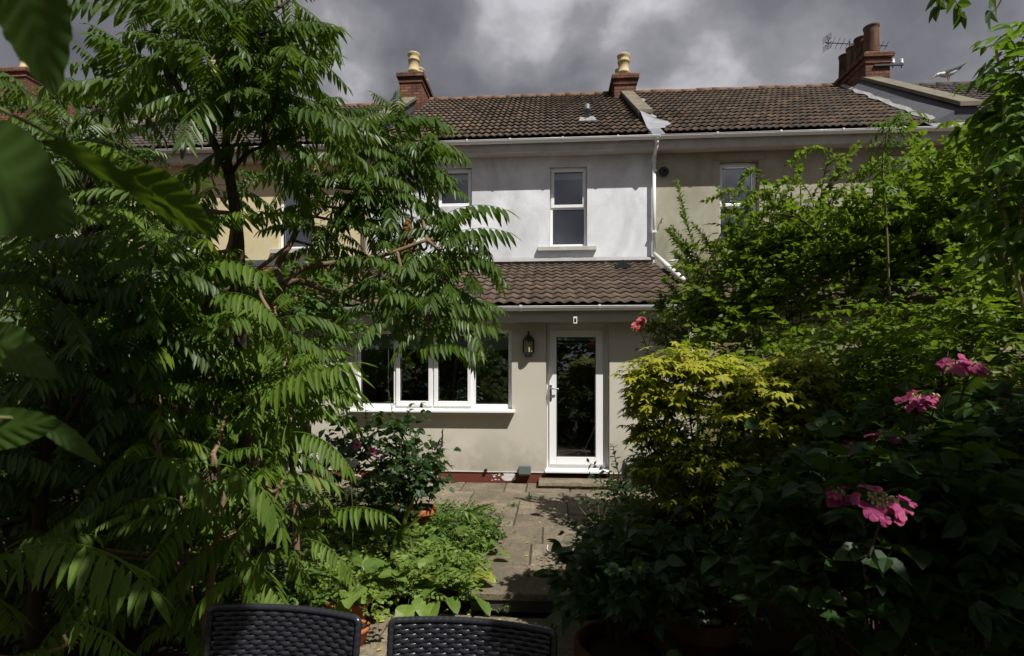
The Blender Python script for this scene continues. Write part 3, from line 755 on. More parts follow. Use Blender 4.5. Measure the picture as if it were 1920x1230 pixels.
# its own extension roof behind the shrubs
roof_tiles('extension_roof', XP+.12, 7.3, EYE_+.25, EZE, YW-.02, EZT-.12, M['tile_ext'], HG, seed=21)
b = MB(); b.box(XP+.1, 7.3, YE+.2, YE+.45, 0, 2.5); b.build('extension_wall', M['grey_render'], HG)
b = MB(); b.tube(smooth_path([(XP+.25, YW-.12, ext_z(YW)-.02), (XP+.62, YW-.12, ext_z(YW)+.03), (XP+.66, YW-.12, ext_z(YW)+.12)], 4), .02, 8); b.build('waste_pipe', M['upvc'], HG, True)

# ---------------- farthest house on the right
HR = thing('terraced_house', 'brown-roofed terraced house beyond the tall chimney, the gull standing on its ridge', 'house', (11, YW, 0))
wall_mesh('wall', XG1+.006, 14.5, 0, ZE-.12, YW+.01, M['cream_render'], HR, [])
roof_tiles('roof', 7.95, 14.5, YG, ZE, YR-.2, ZR-.17, M['tile_grey'], HR, x0r=8.25, gauge=.30, amp=.018, seed=31)
b = MB()
for k in range(14): b.tube([(8.5+k*.42, YR-.2, ZR-.19+.008*math.sin(k*2)), (8.5+k*.42+.41, YR-.2, ZR-.19)], .10, 12)
b.build('ridge_tiles', M['tile_grey'], HR, True)
gutter(8.23, 14.5, YG-.03, ZG+.008, HR, [9.5, 11])
b = MB(); b.box(8.21, 14.5, YG+.05, YG+.09, ZG-.20, ZG+.045); b.build('fascia', M['old_paint'], HR)

# ---------------- yellow house on the left
HY = thing('terraced_house', 'pale yellow rendered terraced house seen between the sumac branches', 'house', (-6.6, YW, 0))
ya = (XZ(521.5,0)[0], XZ(586,0)[0], XZ(550,466)[1], XZ(550,322)[1])
XY0 = -9.5
yb = (ya[0]-2.6, ya[0]-1.9, ya[2], ya[3])
wall_mesh('wall', XY0, XL-.004, 0, ZE-.12, YW+.006, M['yellow_render'], HY, [ya, yb])
for a in (ya, yb):
    window(HY, a[0]+.004, a[1]-.004, a[2]+.002, a[3]-.004, YW+.10, transom=(a[2]+a[3])/2, sill=(a[0]-.14, a[1]+.14, a[2]-.11, a[2], YW-.09, 'old_paint'), curtain=True)
roof_tiles('roof', XY0+.2, XL-.3, YG, ZE, YR, ZR-.1, M['tile_grey'], HY, gauge=.335, seed=41)
b = MB()
for k in range(13): b.tube([(XY0+.1+k*.43, YR, ZR-.12), (XY0+.1+k*.43+.42, YR, ZR-.12+.01*math.sin(k))], .10, 12)
b.build('ridge_tiles', M['ridge'], HY, True)
gutter(XY0, XL-.03, YG-.03, ZG-.006, HY, [-8.5, -7.3, -6.1, -4.9], mat='old_paint')
b = MB(); b.box(XY0, XL-.002, YG+.05, YG+.09, ZG-.20, ZG+.04); b.box(XY0, XL-.002, YG+.091, YW-.002, ZG-.185, ZG-.165); b.build('fascia', M['old_paint'], HY)
parapet(HY, XL-.04, 10.9, 14.3, .26, .20)
chimney(HY, XL-.03, .60, 14.15, 15.8, 8.2, 9.60, [(14.5,.66,.155),(15.05,.54,.15),(15.5,.48,.15)])
rx, ry = -8.55, 13.2
b = MB(); b.hexa([(rx-.4,ry-.5,roof_z(ry-.5)+.05),(rx+.4,ry-.5,roof_z(ry-.5)+.05),(rx+.4,ry+.4,roof_z(ry+.4)+.05),(rx-.4,ry+.4,roof_z(ry+.4)+.05)], [(rx-.4,ry-.5,roof_z(ry-.5)+.16),(rx+.4,ry-.5,roof_z(ry-.5)+.16),(rx+.4,ry+.4,roof_z(ry+.4)+.16),(rx-.4,ry+.4,roof_z(ry+.4)+.16)]); rl = b.build('rooflight', M['grey_plastic'], HY)
b = MB(); b.hexa([(rx-.33,ry-.43,roof_z(ry-.43)+.163),(rx+.33,ry-.43,roof_z(ry-.43)+.163),(rx+.33,ry+.33,roof_z(ry+.33)+.163),(rx-.33,ry+.33,roof_z(ry+.33)+.163)], [(rx-.33,ry-.43,roof_z(ry-.43)+.175),(rx+.33,ry-.43,roof_z(ry-.43)+.175),(rx+.33,ry+.33,roof_z(ry+.33)+.175),(rx-.33,ry+.33,roof_z(ry+.33)+.175)]); b.build('pane', M['black_plastic'], rl)
b = MB(); b.tube([(XL-.09, YG, ZG-.05), (XL-.09, YW-.06, ZG-.3), (XL-.09, YW-.06, 3.4)], .037, 10); b.build('downpipe', M['upvc'], HY, True)
roof_tiles('extension_roof', XY0+1, XA-.25, EYE_+.4, EZE, YW-.02, EZT-.02, M['tile_red'], HY, seed=43)
b = MB(); b.box(XY0+1, XA-.2, YW-.2, YW-.004, EZT-.03, EZT+.10); b.build('flashing', M['lead'], HY)
b = MB(); b.box(XY0+1, XA-.3, YE+.35, YE+.6, 0, 2.5); b.build('extension_wall', M['cream_render'], HY)

# ---------------- farthest house on the left
HL = thing('terraced_house', 'farthest left terraced house, mostly hidden, with cream-capped brick chimney', 'house', (-13, YW, 0))
wall_mesh('wall', -17, XY0-.004, 0, ZE-.12, YW+.012, M['cream_render'], HL, [])
roof_tiles('roof', -17, XY0-.1, YG, ZE, YR, ZR-.1, M['tile_grey'], HL, seed=51)
parapet(HL, XY0-.02, 10.9, 14.2, .26, .22)
chimney(HL, XY0-.02, .85, 14.2, 15.8, 8.2, 9.75, [(14.6,.55,.15)], 'pot_buff')
chimney(HL, -15.3, .85, 14.2, 15.8, 8.2, 10.2, [(14.6,.55,.15)], 'pot_buff')

# ---------------- fittings fixed to the houses
lx, lz = onY(991, 647, YE)[0], onY(991, 647, YE)[2]
LN = thing('wall_lantern', 'black half-round wall lantern with frosted panes between kitchen window and door', 'lantern', (lx, YE, lz))
b = MB(); yc = YE-.085
b.box(lx-.045, lx+.045, YE-.02, YE-.001, lz-.17, lz+.12)
def half(prof, zc, n=8):
    vs = []
    for r_, h in prof:
        for k in range(n+1):
            th = PI+PI*k/n; vs.append((lx+r_*math.cos(th), YE-.022+1.35*r_*math.sin(th), zc+h))
    m = len(prof); fs = [(i*(n+1)+k, i*(n+1)+k+1, (i+1)*(n+1)+k+1, (i+1)*(n+1)+k) for i in range(m-1) for k in range(n)]
    fs += [tuple(range(n, -1, -1)), tuple(range((m-1)*(n+1), m*(n+1)))]
    for i in range(m-1): fs.append((i*(n+1), (i+1)*(n+1), (i+1)*(n+1)+n, i*(n+1)+n))
    b.add(vs, fs)
half([(.088,0),(.092,.012),(.075,.035),(.055,.065),(.03,.085),(.012,.095),(.012,.12),(.018,.13),(.004,.145)], lz+.055)
half([(.02,0),(.035,.012),(.05,.03),(.078,.05),(.084,.062)], lz-.165)
for k in range(7):
    th = PI+PI*k/6; b.box(lx+.078*math.cos(th)-.006, lx+.078*math.cos(th)+.006, YE-.026+1.33*.078*math.sin(th)-.005, YE-.026+1.33*.078*math.sin(th)+.005, lz-.105, lz+.058)
b.build('cage', M['black_metal'], LN)
b = MB(); half([(.070,0),(.070,.155)], lz-.102); b.build('glass', M['amber_glass'], LN)

x_, z_ = onY(1078.5, 600, EYE_)[0], onY(1078.5, 600, EYE_)[2]
b = MB(); b.bevbox(x_-.026, x_+.026, EYE_-.03, EYE_+.019, z_-.05, z_+.05, .004); b.box(x_-.014, x_+.014, EYE_-.034, EYE_-.0301, z_-.03, z_+.022, 1)
tag(b.build('door_sensor', [M['upvc'], M['black_plastic']], None), 'small white sensor box with black eye fixed to the fascia above the door', 'sensor')
x_, z_ = onY(984.5, 881, YE)[0], onY(984.5, 881, YE)[2]
b = MB(); b.bevbox(x_-.082, x_+.082, YE-.09, YE-.001, z_-.07, z_+.07, .006)
b.hexa([(x_-.088,YE-.108,z_-.045),(x_+.088,YE-.108,z_-.045),(x_+.088,YE-.091,z_-.045),(x_-.088,YE-.091,z_-.045)], [(x_-.088,YE-.112,z_+.075),(x_+.088,YE-.112,z_+.075),(x_+.088,YE-.091,z_+.078),(x_-.088,YE-.091,z_+.078)])
tag(b.build('outdoor_socket', M['grey_plastic'], None, bevel=.005), 'grey weatherproof socket box low on the beige wall beside the door', 'socket')
x_, z_ = onY(911, 881.5, YE)[0], onY(911, 881.5, YE)[2]
b = MB(); b.tube([(x_, YE-.03, z_), (x_, YE+.0, z_)], .024, 10); tag(b.build('drain_outlet', M['black_plastic'], None), 'tiny black pipe outlet in the beige wall just above the red plinth', 'pipe')

# TV aerial behind the tall pots
A0, A1 = at(1548, 80, 15.6), at(1664, 86, 16.2)
b = MB(); b.tube([A0, A1], .014, 6)
A0v, A1v = Vector(A0), Vector(A1); ax = (A1v-A0v).normalized(); sd = Vector((0,0,1)); s2 = ax.cross(sd)
for k in range(13):
    p = A0v.lerp(A1v, .03+.95*k/12); hl = .15-.003*k
    e2 = (sd*.75+s2*.66); b.tube([p-e2*hl, p+e2*hl], .007, 5)
for s in (-1, 1):
    p = A0v.lerp(A1v, .0)+sd*.0
    for q in range(4): b.tube([p+sd*s*.05*(q+1)+ax*.05-s2*.16, p+sd*s*.05*(q+1)+ax*.05+s2*.16], .007, 5)
    b.tube([p+ax*.12, p+sd*s*.21+ax*.05], .008, 5)
ms_ = A0v.lerp(A1v, .38)
b.tube([ms_+sd*.08, (ms_.x, ms_.y, 9.2)], .018, 8)
tag(b.build('tv_aerial', M['black_metal'], None), 'thin black television aerial behind the tall sooty chimney pots', 'aerial')
# telephone insulators on a bracket
bx, by, bz = 8.55, 13.93, ZC-.38
e0 = at(1640, 122, 13.3); e1 = at(1690, 123, 13.3)
IB = thing('insulator_bracket', 'iron bracket with two white insulators on side of the tall brick chimney', 'bracket', e0)
b = MB(); b.box(e0[0], e1[0]+.03, e0[1], e0[1]+.045, e0[2]-.02, e0[2]+.02); b.box(e0[0], e0[0]+.05, e0[1]+.046, max(13.96, e0[1]+.06), e0[2]-.02, e0[2]+.02); b.build('arm', M['black_metal'], IB)
for px in (1674, 1690):
    p = at(px, 117, 13.32)
    b = MB(); b.lathe((p[0], p[1], e0[2]-.06), [(.012,0),(.012,.1)], 8, 1); b.lathe((p[0], p[1], e0[2]+.03), [(.03,0),(.045,.02),(.045,.06),(.03,.075),(.04,.09),(.042,.115),(.02,.13)], 14, 0); b.build('insulator', [M['upvc'], M['black_metal']], IB, True)

# gull on the far ridge
def gull():
    c = at(1772, 150, 14.25); gx, gy = c[0], YR-.2; gz = ZR-.10
    g = thing('gull', 'grey and white gull stooping on the roof ridge, tail raised', 'bird', (gx, gy, gz))
    # body along +X: head at the left and low, tail at the right and high
    P = smooth_path([(-.36,0,.165),(-.31,0,.20),(-.24,0,.225),(-.15,0,.215),(-.02,0,.235),(.12,0,.285),(.24,0,.345),(.34,0,.40)], 4)
    rr = smooth_path([(.012,),(.045,),(.052,),(.075,),(.105,),(.09,),(.045,),(.012,)], 4)[:, 0]
    b = MB(); n = 14; vs = []
    for i, p in enumerate(P):
        for k in range(n):
            th = 2*PI*k/n; vs.append((gx+p[0]+.25*rr[i]*math.sin(th)*-.4, gy+rr[i]*math.cos(th)*.85, gz+p[2]+rr[i]*.85*math.sin(th)))
    fs = [(i*n+k, i*n+(k+1)%n, (i+1)*n+(k+1)%n, (i+1)*n+k) for i in range(len(P)-1) for k in range(n)]+[tuple(range(n)), tuple(range((len(P)-1)*n, len(P)*n))]
    b.add(vs, fs)
    for j, f in enumerate(b.f[:-2]):
        i, k = divmod(j, n)
        if i >= 13 and 1 <= k <= 5: b.mi[j] = 1
        if i >= 24: b.mi[j] = 2
    b.build('body', [M['gull_white'], M['gull_grey'], M['black_plastic']], g, True)
    for s in (-1, 1):
        w = MB(); vs = []
        outline = [(-.13,.235),(-.02,.295),(.12,.345),(.27,.41),(.44,.485),(.34,.415),(.20,.335),(.05,.26),(-.08,.215)]
        for (x, z) in outline: vs.append((gx+x, gy+s*(.098-.10*max(0,x)*1.0), gz+z))
        m = len(vs); vs += [(x, y-s*.02, z) for x, y, z in vs]
        w.add(vs, [tuple(range(m)), tuple(range(2*m-1, m-1, -1))]+[(i, (i+1)%m, m+(i+1)%m, m+i) for i in range(m)])
        tip = [(.27,.411),(.44,.487),(.34,.413)]
        w.add([(gx+x, gy+s*(.101-.10*x), gz+z) for x, z in tip]+[(gx+x, gy+s*(.074-.10*x), gz+z) for x, z in tip], [(0,1,2),(5,4,3),(0,1,4,3),(1,2,5,4)], 1)
        w.build('wing', [M['gull_grey'], M['black_plastic']], g)
    for s in (-1, 1):
        b = MB(); b.tube([(gx-.0, gy+s*.035, gz+.15), (gx+.02, gy+s*.035, gz+.08), (gx-.0, gy+s*.035, gz+.0)], [.014,.009,.009], 6); b.box(gx-.06, gx+.02, gy+s*.035-.025, gy+s*.035+.025, gz-.004, gz+.008); b.build('leg', M['gull_beak'], g)
    b = MB(); b.tube([(gx-.345, gy, gz+.175), (gx-.39, gy, gz+.14), (gx-.415, gy, gz+.105)], [.022,.016,.005], 8); b.build('beak', M['gull_beak'], g)
    b = MB()
    for s in (-1, 1): b.ball((gx-.315, gy+s*.036, gz+.215), .008, .008, .008, 6, 4)
    b.build('eye', M['black_plastic'], g)
M['gull_white'] = plain('white_feathers', (.62,.62,.61), .8, .1, vary=.05)
M['gull_grey'] = plain('grey_feathers', (.065,.07,.08), .8, .1, vary=.2)
M['gull_beak'] = plain('gull_beak', (.42,.28,.08), .6, .3)
gull()
# ------------------------------------------------------------ ground
def struct(o): o['kind'] = 'structure'; return o
b = MB(); b.quad((-220,-120,-.19), (220,-120,-.19), (220,320,-.19), (-220,320,-.19)); struct(b.build('ground', M['soil']))
def soil_bed(name, x0, x1, y0, y1, z, front=None):
    nx, ny = max(2, int((x1-x0)/.12)), max(2, int((y1-y0)/.12)); r = np.random.default_rng(int(abs(x0*100)+y0*10))
    gx, gy = np.meshgrid(np.linspace(x0, x1, nx), np.linspace(y0, y1, ny))
    gz = z+r.uniform(-.02, .025, gx.shape); V = np.stack([gx.ravel(), gy.ravel(), gz.ravel()], 1)
    i = np.arange((ny-1)*nx).reshape(ny-1, nx)[:, :-1].ravel()
    F = np.stack([i, i+1, i+nx+1, i+nx], 1)
    o = np_mesh(name, V, [F], M['soil'], None, True); return struct(o)
soil_bed('flower_bed', -3.72, -.55, 4.0, 5.9, -.045)
soil_bed('flower_bed', .85, 2.15, 3.4, 7.3, -.03)
soil_bed('flower_bed', .75, 2.15, .6, 3.4, -.115)
soil_bed('flower_bed', -3.72, -1.75, .3, 4.0, -.115)

def slabs(name, x0, x1, y0, y1, z, seed, thick=.05, gap=.017, clip=None, depths=(.30,.45,.45,.60), widths=(.30,.45,.60,.60,.75,.9)):
    rs = random.Random(seed); b = MB(); y = y0
    while y < y1-.05:
        d = rs.choice(depths); yy = min(y+d, y1)
        if y1-yy < .15: yy = y1
        x = x0-rs.uniform(0, .4)
        while x < x1-.02:
            w = rs.choice(widths); xx = x+w
            a, c = max(x, x0), min(xx, x1)
            if c-a > .06:
                dz = rs.uniform(-.004, .004); g = gap/2; q = rs.random()
                # a slab with a hand-dressed, slightly wavering outline
                def edge(p0, p1, k=5):
                    out = []
                    for i in range(k):
                        t = i/k; j = rs.uniform(-.005, .005) if i else 0
                        out.append((p0[0]+(p1[0]-p0[0])*t+(j if p0[0] == p1[0] else 0), p0[1]+(p1[1]-p0[1])*t+(j if p0[1] == p1[1] else 0)))
                    return out
                c4 = [(a+g, y+g), (c-g, y+g), (c-g, yy-g), (a+g, yy-g)]
                ol = sum([edge(c4[i], c4[(i+1) % 4]) for i in range(4)], [])
                m = len(ol); cx, cy = (a+c)/2, (y+yy)/2
                tilt = (rs.uniform(-.004,.004), rs.uniform(-.004,.004))
                zt = lambda px, py: z+dz+tilt[0]*(px-cx)+tilt[1]*(py-cy)
                vs = [(px, py, z-thick) for px, py in ol]+[(px, py, zt(px, py)-.007) for px, py in ol]
                ins = [(px+.008*(1 if px < cx else -1), py+.008*(1 if py < cy else -1)) for px, py in ol]
                vs += [(px, py, zt(px, py)) for px, py in ins]
                fs = [(i, (i+1) % m, m+(i+1) % m, m+i) for i in range(m)]+[(m+i, m+(i+1) % m, 2*m+(i+1) % m, 2*m+i) for i in range(m)]+[tuple(range(2*m, 3*m))]
                b.add(vs, fs, 0, q)
            x = xx
        y = yy
    b.add([(x0+.01,y0+.01,z-.016), (x1-.01,y0+.01,z-.016), (x1-.01,y1-.01,z-.016), (x0+.01,y1-.01,z-.016)], [(0,1,2,3)], 1)
    return struct(b.build(name, [M['paving'], M['joint']]))
M['joint'] = plain('sandy_joint', (.07,.06,.042), .95, .1, vary=.5, scale=25)
slabs('patio', -3.6, 2.1, 5.72, YE-.002, 0, 3)
slabs('path', -.62, .82, 4.02, 5.715, 0, 12, depths=(.55,.60,.55), widths=(.6,.75,.9))
slabs('lower_patio', -1.75, .78, 1.0, 3.98, -.145, 8, depths=(.45,.6), widths=(.45,.6,.9))
b = MB(); b.box(-.60, .80, 4.045, 4.2, -.145, -.052); struct(b.build('step_riser', M['dark_stone']))

# door step
sx0, sx1 = onY(1010, 900, 7.45)[0], onY(1180, 900, 7.45)[0]
DS = thing('door_step', 'worn sandstone step below the glazed back door', 'step', ((sx0+sx1)/2, 7.6, 0))
b = MB(); rs = random.Random(3)
for (a, c, y0, y1, z0, z1) in [(sx0, sx1, 7.40, YE-.004, .045, .085)]:
    n = 16
    for k in range(n):
        xa, xb = a+(c-a)*k/n, a+(c-a)*(k+1)/n
        if k == 0: pa = rs.uniform(-.012, .012)
        pb = rs.uniform(-.012, .012)
        b.hexa([(xa,y0+pa,z0),(xb,y0+pb,z0),(xb,y1,z0),(xa,y1,z0)], [(xa,y0+pa+.012,z1),(xb,y0+pb+.012,z1),(xb,y1,z1),(xa,y1,z1)]); pa = pb
b.build('tread', M['paving'], DS)
b = MB(); x = sx0+.02
while x < sx1-.05:
    w = min(rs.uniform(.18, .34), sx1-.02-x); b.box(x, x+w-.012, 7.425+rs.uniform(0,.02), YE-.01, .002, .0445, 0, rs.random()); x += w
b.build('riser', M['paving'], DS)

# ------------------------------------------------------------ fences
def fence(x, y0, y1, z, label, seed, zb=-.15):
    f = thing('garden_fence', label, 'fence', (x, (y0+y1)/2, zb)); rs = random.Random(seed); y = y0
    while y < y1-.2:
        e = min(y+1.8, y1)
        p = MB(); p.bevbox(x-.05, x+.05, y-.05, y+.05, zb, z+.06, .012); p.build('post', M['wood'], f)
        b = MB(); k = y+.056
        while k < e-.06:
            w = min(.105, e-.056-k); b.box(x-.006+rs.uniform(-.003,.003), x+.010, k, k+w-.006, zb+.12, z-.02+rs.uniform(-.006,.006), 0, rs.random()); k += w
        b.box(x+.012, x+.05, y+.06, e-.06, z-.35, z-.27); b.box(x+.012, x+.05, y+.06, e-.06, zb+.35, zb+.43)
        b.box(x-.03, x+.05, y+.06, e-.06, z-.018, z+.006)
        b.build('board_panel', M['wood'], f); y = e
    return f
fence(-3.86, .6, 7.4, 1.62, 'weathered board fence along the left side, glimpsed behind the sumacs', 3)
fence(2.32, .6, 7.4, 1.62, 'weathered board fence along the right side behind the shrubs', 5)

# ------------------------------------------------------------ rattan chairs seen over their backs
def rattan_chair(label, c0, c1, drop0, drop1, seed):
    """c0, c1: top corners of the backrest in metres"""
    c0, c1 = np.array(c0), np.array(c1); mid = (c0+c1)/2; ux = c1-c0; ux[2] = 0; W = np.linalg.norm(ux); ux /= W
    n = np.array([-ux[1], ux[0], 0.])        # away from the camera
    zt = mid[2]; zg = -.145
    ch = thing('rattan_chair', label, 'chair', (mid[0]-n[0]*.1, mid[1]-n[1]*.1, zg), 'rattan garden chairs')
    H = .62; hw = W/2
    def S(u, v, off):      # u across, v down from the top edge, off along the normal
        w = hw*(1+.10*(v/H)*0+.02*math.sin(3*v))
        bow = .035*(u/hw)**2
        lean = -.16*v
        top = zt+ (c1[2]-c0[2])*.5*(u/hw) + .004*(1-(u/hw)**2)
        p = mid+ux*u*(1-.06*v)+n*(-bow+lean+off)
        return (p[0], p[1], top-v*.985)
    b = MB(); pitch = .029; rowh = .0170; rows = int(H/rowh)
    for r in range(rows):
        v = .022+r*rowh; m = int(2*hw/pitch*6); path = []
        us = np.linspace(-hw+.015, hw-.015, m)
        vs = []; nn = 6
        prof = [(-.0089,.0005),(-.0066,.0034),(0,.0044),(.0066,.0034),(.0089,.0005),(0,-.001)]
        for u in us:
            o = .0042*math.cos(PI*u/pitch+PI*(r % 2))
            f = 1+.12*math.cos(2*PI*u/pitch)*0
            for dv, do in prof: vs.append(S(u, v+dv*f, -(o+do)))
        fs = [(i*nn+k, i*nn+(k+1) % nn, (i+1)*nn+(k+1) % nn, (i+1)*nn+k) for i in range(m-1) for k in range(nn)]
        b.add(vs, fs)
    k = -hw+.02
    while k < hw-.01:
        vv = np.linspace(.012, H, 14); o_ = [S(k-.015, v, .0005) for v in vv]+[S(k+.015, v, .0009) for v in vv]+[S(k, v, .004) for v in vv]
        b.add(o_, [(i, i+1, 14+i+1, 14+i) for i in range(13)]+[(14+i, 14+i+1, 28+i+1, 28+i) for i in range(13)]+[(28+i, 28+i+1, i+1, i) for i in range(13)]); k += pitch
    b.build('backrest', M['rattan'], ch, True)
    # wrapped rim: a tube with the turns of the wrapping standing out
    b = MB(); P = []; 
    for v in np.linspace(H, .022, 60): P.append(S(-hw, v, 0))
    for t in np.linspace(0, PI/2, 8): P.append(S(-hw+.02-.02*math.cos(t), .02-.02*math.sin(t), 0))
    for u in np.linspace(-hw+.023, hw-.023, 130): P.append(S(u, 0, 0))
    for t in np.linspace(0, PI/2, 8): P.append(S(hw-.02+.02*math.sin(t), .02-.02*math.cos(t), 0))
    for v in np.linspace(.022, H, 60): P.append(S(hw, v, 0))
    L = np.concatenate([[0], np.cumsum(np.linalg.norm(np.diff(np.array(P), axis=0), axis=1))])
    Q = []; rad = []
    for s in np.arange(0, L[-1], .0042):
        Q.append([np.interp(s, L, np.array(P)[:, j]) for j in range(3)]); rad.append(.0115+.0012*abs(math.sin(PI*s/.026)))
    b.tube(Q, rad, 9); b.build('rim', M['rattan'], ch, True)
    # seat, apron and legs, towards the camera
    o = np.array([mid[0], mid[1], 0])-n*(.16*H)
    zs = zg+.42
    def lp(u, w, z): q = o+ux*u-n*w; return (q[0], q[1], z)
    b = MB(); b.hexa([lp(-hw+.01,.52,zs-.07), lp(hw-.01,.52,zs-.07), lp(hw-.01,.0,zs-.07), lp(-hw+.01,.0,zs-.07)], [lp(-hw+.01,.52,zs), lp(hw-.01,.52,zs), lp(hw-.01,.0,zs), lp(-hw+.01,.0,zs)])
    b.build('seat', M['rattan'], ch, bevel=.015)
    for u in (-hw+.035, hw-.035):
        for w in (.03, .48):
            b = MB(); b.hexa([lp(u-.02,w+.02,zg), lp(u+.02,w+.02,zg), lp(u+.02,w-.02,zg), lp(u-.02,w-.02,zg)], [lp(u-.026,w+.026,zs-.07), lp(u+.026,w+.026,zs-.07), lp(u+.026,w-.026,zs-.07), lp(u-.026,w-.026,zs-.07)]); b.build('leg', M['rattan'], ch, bevel=.005)
M['rattan'] = plain('black_rattan', (.020,.021,.027), .27, .6, vary=.25, scale=60)
rattan_chair('black woven rattan chair at the left, in front of the herb-filled terracotta pot', at(408, 1133, 2.06), at(681, 1152, 1.97), 0, 0, 1)
rattan_chair('black woven rattan chair before the stone path step, right of the pair', at(740, 1156, 2.06), at(1041, 1177, 1.96), 0, 0, 2)

# ------------------------------------------------------------ pots and small things
def flowerpot(label, c, r, h, mat='terracotta', fill='soil', group=None, rim=True):
    t = thing('flower_pot', label, 'flower pot', c, group)
    b = MB(); prof = [(r*.70,0),(r*.92,h*.80),(r*1.04,h*.80),(r*1.06,h*.82),(r*1.06,h*.985),(r*1.03,h),(r*.93,h),(r*.90,h*.9),(r*.86,h*.5)]
    b.lathe(c, prof, 32); b.build('pot', M[mat], t, True)
    b = MB(); b.lathe((c[0],c[1],c[2]+h*.86), [(.02,0),(r*.89,.0),(r*.6,.02),(.02,.025)], 18); b.build('compost', M[fill], t, True)
    return t
flowerpot('bright terracotta pot holding the dahlias at the edge of the patio', (*onZ(790, 1000, 0)[:2], -.01), .15, .28)
flowerpot('terracotta pot half hidden behind the dahlia pot', (*(onZ(757, 990, 0)[:2]), -.01), .12, .24)
flowerpot('terracotta pot with herbs spilling over its rim, just behind the left chair', (*onZ(652, 1172, -.14)[:2], -.145), .16, .21)
flowerpot('small terracotta pot peeping out between the two chairs', (*onZ(668, 1205, -.14)[:2], -.145), .085, .12)
p = at(1165, 1195, 2.75)
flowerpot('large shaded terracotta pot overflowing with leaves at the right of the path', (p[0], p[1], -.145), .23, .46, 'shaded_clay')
mp_ = at(1318, 1160, 3.0)
MPZ = -.115
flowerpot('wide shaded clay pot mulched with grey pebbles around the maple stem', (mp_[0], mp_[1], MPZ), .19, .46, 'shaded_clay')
rs = random.Random(4)
for k, (px, py, r_) in enumerate([(1291,1147,.042), (1308,1152,.036), (1327,1150,.030), (1343,1153,.034), (1318,1162,.030)]):
    q = at(px, py, 2.93)
    b = MB(); b.ball((q[0], q[1], MPZ+.46*.86+.045), r_, r_*.8, r_*.62, 12, 8, 0, .05, rs.uniform(0, 3))
    tag(b.build('pebble', M['pebble'], None, True), ['large pale grey pebble', 'rounded grey pebble', 'small dark grey pebble', 'flat grey pebble', 'small round pebble'][k]+[' at the left rim of the mulched clay pot', ' between two others in the mulched clay pot', ' behind the stem in the mulched clay pot', ' at the right rim of the mulched clay pot', ' at the front of the mulched clay pot'][k], 'pebble', 'pebbles in the maple pot')

# upturned wellington boots by the wall
for k, (px, py) in enumerate([(1177, 868), (1199, 864)]):
    c = onY(px, py, 7.35); x, y = c[0], 7.35+.03*k
    t = thing('wellington_boot', ['upturned dark green wellington boot beside the back door, the nearer to the door', 'upturned dark green wellington boot half behind maple leaves'][k], 'boot', (x, y, 0), 'upturned boots')
    zt = c[2]+.05
    P = smooth_path([(x+.03,y+.02,.0),(x+.02,y+.02,.12),(x,y+.02,zt-.17),(x-.01,y+.0,zt-.08),(x-.01,y-.03,zt-.03)], 4)
    b = MB(); b.tube(P, np.interp(np.linspace(0,1,len(P)), [0,.5,.8,1], [.095,.085,.065,.045]), 14)
    # foot pointing to the viewer, sole upwards
    vs = []; n = 14; FT = [(0.07,.045,.0),(.02,.055,.0),(-.06,.05,-.012),(-.13,.055,-.03),(-.19,.045,-.045),(-.215,.018,-.05)]
    for dy, w, dz in FT:
        for kk in range(n):
            th = 2*PI*kk/n; vs.append((x-.01+w*math.cos(th)+.02*k, y+dy, zt+dz-.045+.05*math.sin(th)*(1 if math.sin(th) < 0 else .7)))
    b.add(vs, [(i*n+kk, i*n+(kk+1) % n, (i+1)*n+(kk+1) % n, (i+1)*n+kk) for i in range(len(FT)-1) for kk in range(n)]+[tuple(range(n)), tuple(range((len(FT)-1)*n, len(FT)*n))])
    b.build('upper', M['boot'], t, True)
    b = MB(); ol = [(.075,-.03),(.08,.0),(.075,.03),(.03,.04),(-.04,.036),(-.10,.046),(-.16,.048),(-.20,.03),(-.218,0),(-.20,-.03),(-.16,-.048),(-.10,-.046),(-.04,-.036),(.03,-.04)]
    zz = lambda dy: zt+.002+(-.20*max(0, -dy))*1.0
    vs = [(x-.01+.02*k+w, y+dy, zz(dy)-.006) for dy, w in ol]+[(x-.01+.02*k+w*.97, y+dy*.98, zz(dy)+.012) for dy, w in ol]; m = len(ol)
    b.add(vs, [tuple(range(m)), tuple(range(2*m-1, m-1, -1))]+[(i, (i+1) % m, m+(i+1) % m, m+i) for i in range(m)]); b.build('sole', M['boot_sole'], t)

# pale hose end lying on the path
P = [onZ(px, py, .008) for px, py in [(1027,1022),(1026,1030),(1032,1036),(1046,1038),(1065,1039),(1085,1039),(1120,1034)]]
b = MB(); b.tube(smooth_path(P, 6), .007, 6); tag(b.build('hose', M['cable'], None, True), 'thin pale hose end curling across the shaded paving', 'hose')
b = MB(); q = onZ(990, 1080, 0); b.lathe((q[0], q[1], -.0), [(.012,0),(.020,.06),(.018,.06),(.012,.015)], 12); b2 = None
tag(b.build('candle_jar', M['amber_glass'], None, True), 'little amber glass jar standing at the edge of the path', 'jar')
q = onZ(799, 1146, -.14)
b = MB(); b.hexa([(q[0]-.03,q[1]-.008,-.145),(q[0]+.03,q[1]-.008,-.145),(q[0]+.03,q[1]+.008,-.145),(q[0]-.03,q[1]+.008,-.145)], [(q[0]-.035,q[1]-.005,.03),(q[0]+.035,q[1]-.005,.04),(q[0]+.035,q[1]+.011,.04),(q[0]-.035,q[1]+.011,.03)])
tag(b.build('clay_shard', M['pot_red'], None), 'upright brown pottery shard at the foot of the broad leaves', 'shard')
